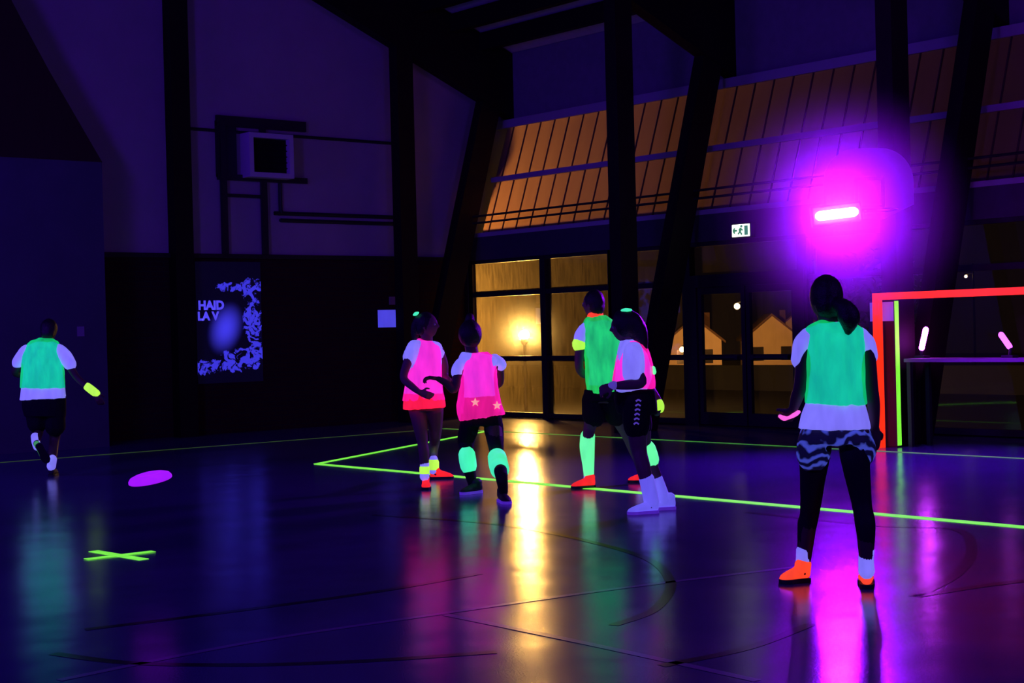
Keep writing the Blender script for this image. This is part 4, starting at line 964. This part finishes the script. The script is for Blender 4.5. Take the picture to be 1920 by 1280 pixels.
f.band('sleeve_band', M['yellowband'], [(1086, 642, -0.03), (1086, 649, -0.03)], [0.066, 0.064], 'neon yellow sleeve band')
f.cloth('shorts', M['shorts'], [(1096, 730, 1158, 728, 0.125), (1093, 752, 1160, 750, 0.14)], [([(1110, 748), (1112, 772, -0.02), (1114, 783, -0.03)], [0.095, 0.105, 0.105]), ([(1143, 748), (1152, 770, 0.06), (1156, 780, 0.08)], [0.095, 0.105, 0.105])])
ga, gb = f.ground(1105, 914), f.ground(1203, 905); da, db = depth_of(ga) - f.w, depth_of(gb) - f.w
f.limb([(1112, 750), (1110, 785, -0.03), (1104, 808, -0.03), (1101, 838, da), (1104, 894, da)], [0.085, 0.070, 0.055, 0.056, 0.036])
f.limb([(1143, 750), (1160, 785, 0.1), (1176, 815, 0.16), (1190, 845, db), (1206, 885, db)], [0.085, 0.070, 0.055, 0.055, 0.036])
f.cloth('sock', M['neonsock'], None, [([(1102, 816, -0.01), (1101, 838, da), (1103, 870, da), (1104, 892, da)], [0.068, 0.070, 0.056, 0.048])], wr=0.001, label='knee-high neon green sock')
f.band('sock_cuff', M['shirt'], [(1104, 888, da), (1104, 900, da)], [0.047, 0.048], 'white ankle cuff')
f.band('sock', M['shirt'], [(1198, 862, db), (1206, 888, db)], [0.050, 0.044])
f.shoe(f.P(1104, 896, da), ga + SID * 0.05, ga - SID * 0.165 - DEP * 0.07, M['redshoe'])
f.shoe(f.P(1206, 888, db), gb + SID * 0.10, gb - SID * 0.12 + DEP * 0.06, M['redshoe'])
f.limb([(1094, 620, -0.02), (1088, 650, -0.03), (1086, 688, -0.02), (1096, 702, 0.12), (1106, 704, 0.24)], [0.055, 0.047, 0.040, 0.036, 0.027])
f.hand((1106, 704, 0.24), (1112, 706, 0.36), SID, 0.6, 1.0)
f.limb([(1154, 620, 0.03), (1164, 650, 0.06), (1166, 688, 0.08), (1152, 702, 0.2)], [0.055, 0.047, 0.040, 0.028])
f.hand((1152, 702, 0.2), (1130, 708, 0.28), -SID, 0.6, 1.0)
f.done(M['palelegs'])

# ---------------------------------------------------------------- pink player in profile with white shoes
f = Fig('player in pink bib and black shorts in profile with white shoes', (1215, 962), 12.15)
f.torso([(1166, 645, 1194, 645, 0.06), (1160, 658, 1208, 656, 0.11), (1158, 680, 1216, 680, 0.14), (1160, 705, 1218, 705, 0.135), (1160, 735, 1220, 735, 0.135), (1162, 760, 1222, 760, 0.14)])
f.head((1170, 612, 0.0), SID * -1.0 + DEP * 0.15 + ZUP * -0.15, size=1.0, neck=(1180, 650, 0.0))
f.hair(tails=[([(1182, 600, 0.0), (1194, 622, 0.0), (1202, 645, -0.02), (1208, 664, -0.03)], [0.085, 0.085, 0.06, 0.025])], cap=1.12)
f.band('hair_clip', M['greenband'], [(1166, 582, -0.05), (1174, 581, -0.06), (1183, 581, -0.05)], [0.010, 0.016, 0.010], 'green glowing hair clip')
f.cloth('t_shirt', M['shirt'], [(1164, 638, 1192, 636, 0.075), (1158, 655, 1208, 652, 0.125), (1155, 680, 1218, 678, 0.155), (1154, 705, 1222, 705, 0.152), (1152, 735, 1212, 732, 0.15)],
        [([(1188, 656, -0.12), (1188, 680, -0.17), (1188, 706, -0.17)], [0.075, 0.088, 0.082]), ([(1184, 656, 0.13), (1180, 690, 0.17)], [0.07, 0.075])])
f.cloth('bib', M['pink'], [(1168, 640, 1196, 637, 0.085), (1160, 655, 1212, 650, 0.135), (1154, 680, 1223, 678, 0.165), (1149, 705, 1228, 703, 0.165), (1147, 725, 1229, 728, 0.165)], wr=0.009)
f.cloth('shorts', M['shorts'], [(1152, 728, 1228, 730, 0.15), (1152, 755, 1232, 755, 0.16), (1158, 775, 1232, 775, 0.16)], [([(1192, 755, -0.08), (1193, 785, -0.09), (1194, 803, -0.08)], [0.11, 0.112, 0.105]), ([(1192, 755, 0.08), (1196, 785, 0.1), (1200, 800, 0.1)], [0.105, 0.108, 0.10])])
ga, gb = f.ground(1222, 962), f.ground(1252, 955); da, db = depth_of(ga) - f.w, depth_of(gb) - f.w
f.limb([(1190, 755, -0.08), (1194, 805, -0.08), (1198, 845, -0.06), (1207, 880, da), (1219, 932, da)], [0.095, 0.085, 0.064, 0.058, 0.038])
f.limb([(1195, 755, 0.08), (1202, 800, 0.1), (1208, 835, 0.12), (1222, 875, db), (1243, 928, db)], [0.095, 0.080, 0.060, 0.056, 0.038])
f.band('sock', M['whiteshoe'], [(1212, 896, da), (1217, 918, da), (1222, 942, da)], [0.060, 0.060, 0.062], 'loose white sock')
f.band('sock', M['whiteshoe'], [(1230, 896, db), (1238, 918, db), (1245, 940, db)], [0.052, 0.054, 0.058], 'loose white sock')
f.band('calf_band', M['neonsock'], [(1211, 840, 0.13), (1214, 852, 0.14), (1218, 864, db)], [0.078, 0.082, 0.078], 'neon green calf band')
f.shoe(f.P(1219, 936, da), ga + SID * 0.05, ga - SID * 0.19 - DEP * 0.06, M['whiteshoe'], M['purplesole'])
f.shoe(f.P(1243, 932, db), gb + SID * 0.06, gb - SID * 0.17 - DEP * 0.03, M['whiteshoe'], M['purplesole'])
f.limb([(1188, 660, -0.13), (1190, 690, -0.18), (1203, 716, -0.2), (1178, 721, -0.24), (1150, 723, -0.26)], [0.055, 0.050, 0.042, 0.040, 0.028])
f.hand((1150, 723, -0.26), (1122, 733, -0.28), DEP - ZUP * 0.6, 1.3, 1.05)
f.band('wristband', M['print'], [(1152, 722, -0.26), (1146, 724, -0.26)], [0.035, 0.034], 'dim purple wristband')
f.limb([(1186, 660, 0.13), (1196, 695, 0.2), (1218, 728, 0.2), (1230, 745, 0.12), (1236, 752, 0.1)], [0.055, 0.048, 0.040, 0.034, 0.027])
f.hand((1236, 752, 0.1), (1240, 775, 0.08), -SID, 1.0, 0.9)
f.band('wristband', M['yellowband'], [(1235, 752, 0.1), (1237, 760, 0.09), (1238, 767, 0.08)], [0.030, 0.036, 0.032], 'neon green wristband')
# chevron print down the side of the shorts and a badge on the bib
bm = BM()
for i in range(6):
    y = 752 + i * 8.6; c0 = f.P(1197 - i * 0.8, y, -0.205); s_ = 0.020
    bar(bm, c0 - SID * s_, c0 + ZUP * 0.013, 0.012, 0.02, DEP); bar(bm, c0 + SID * s_, c0 + ZUP * 0.013, 0.012, 0.02, DEP)
obj('side_print', bm, M['print'], f.root)
f.band('badge', M['neonsock'], [(1224, 690, -0.05), (1226, 698, -0.06)], [0.020, 0.020], 'small pale glowing badge')
f.done(M['palelegs'])
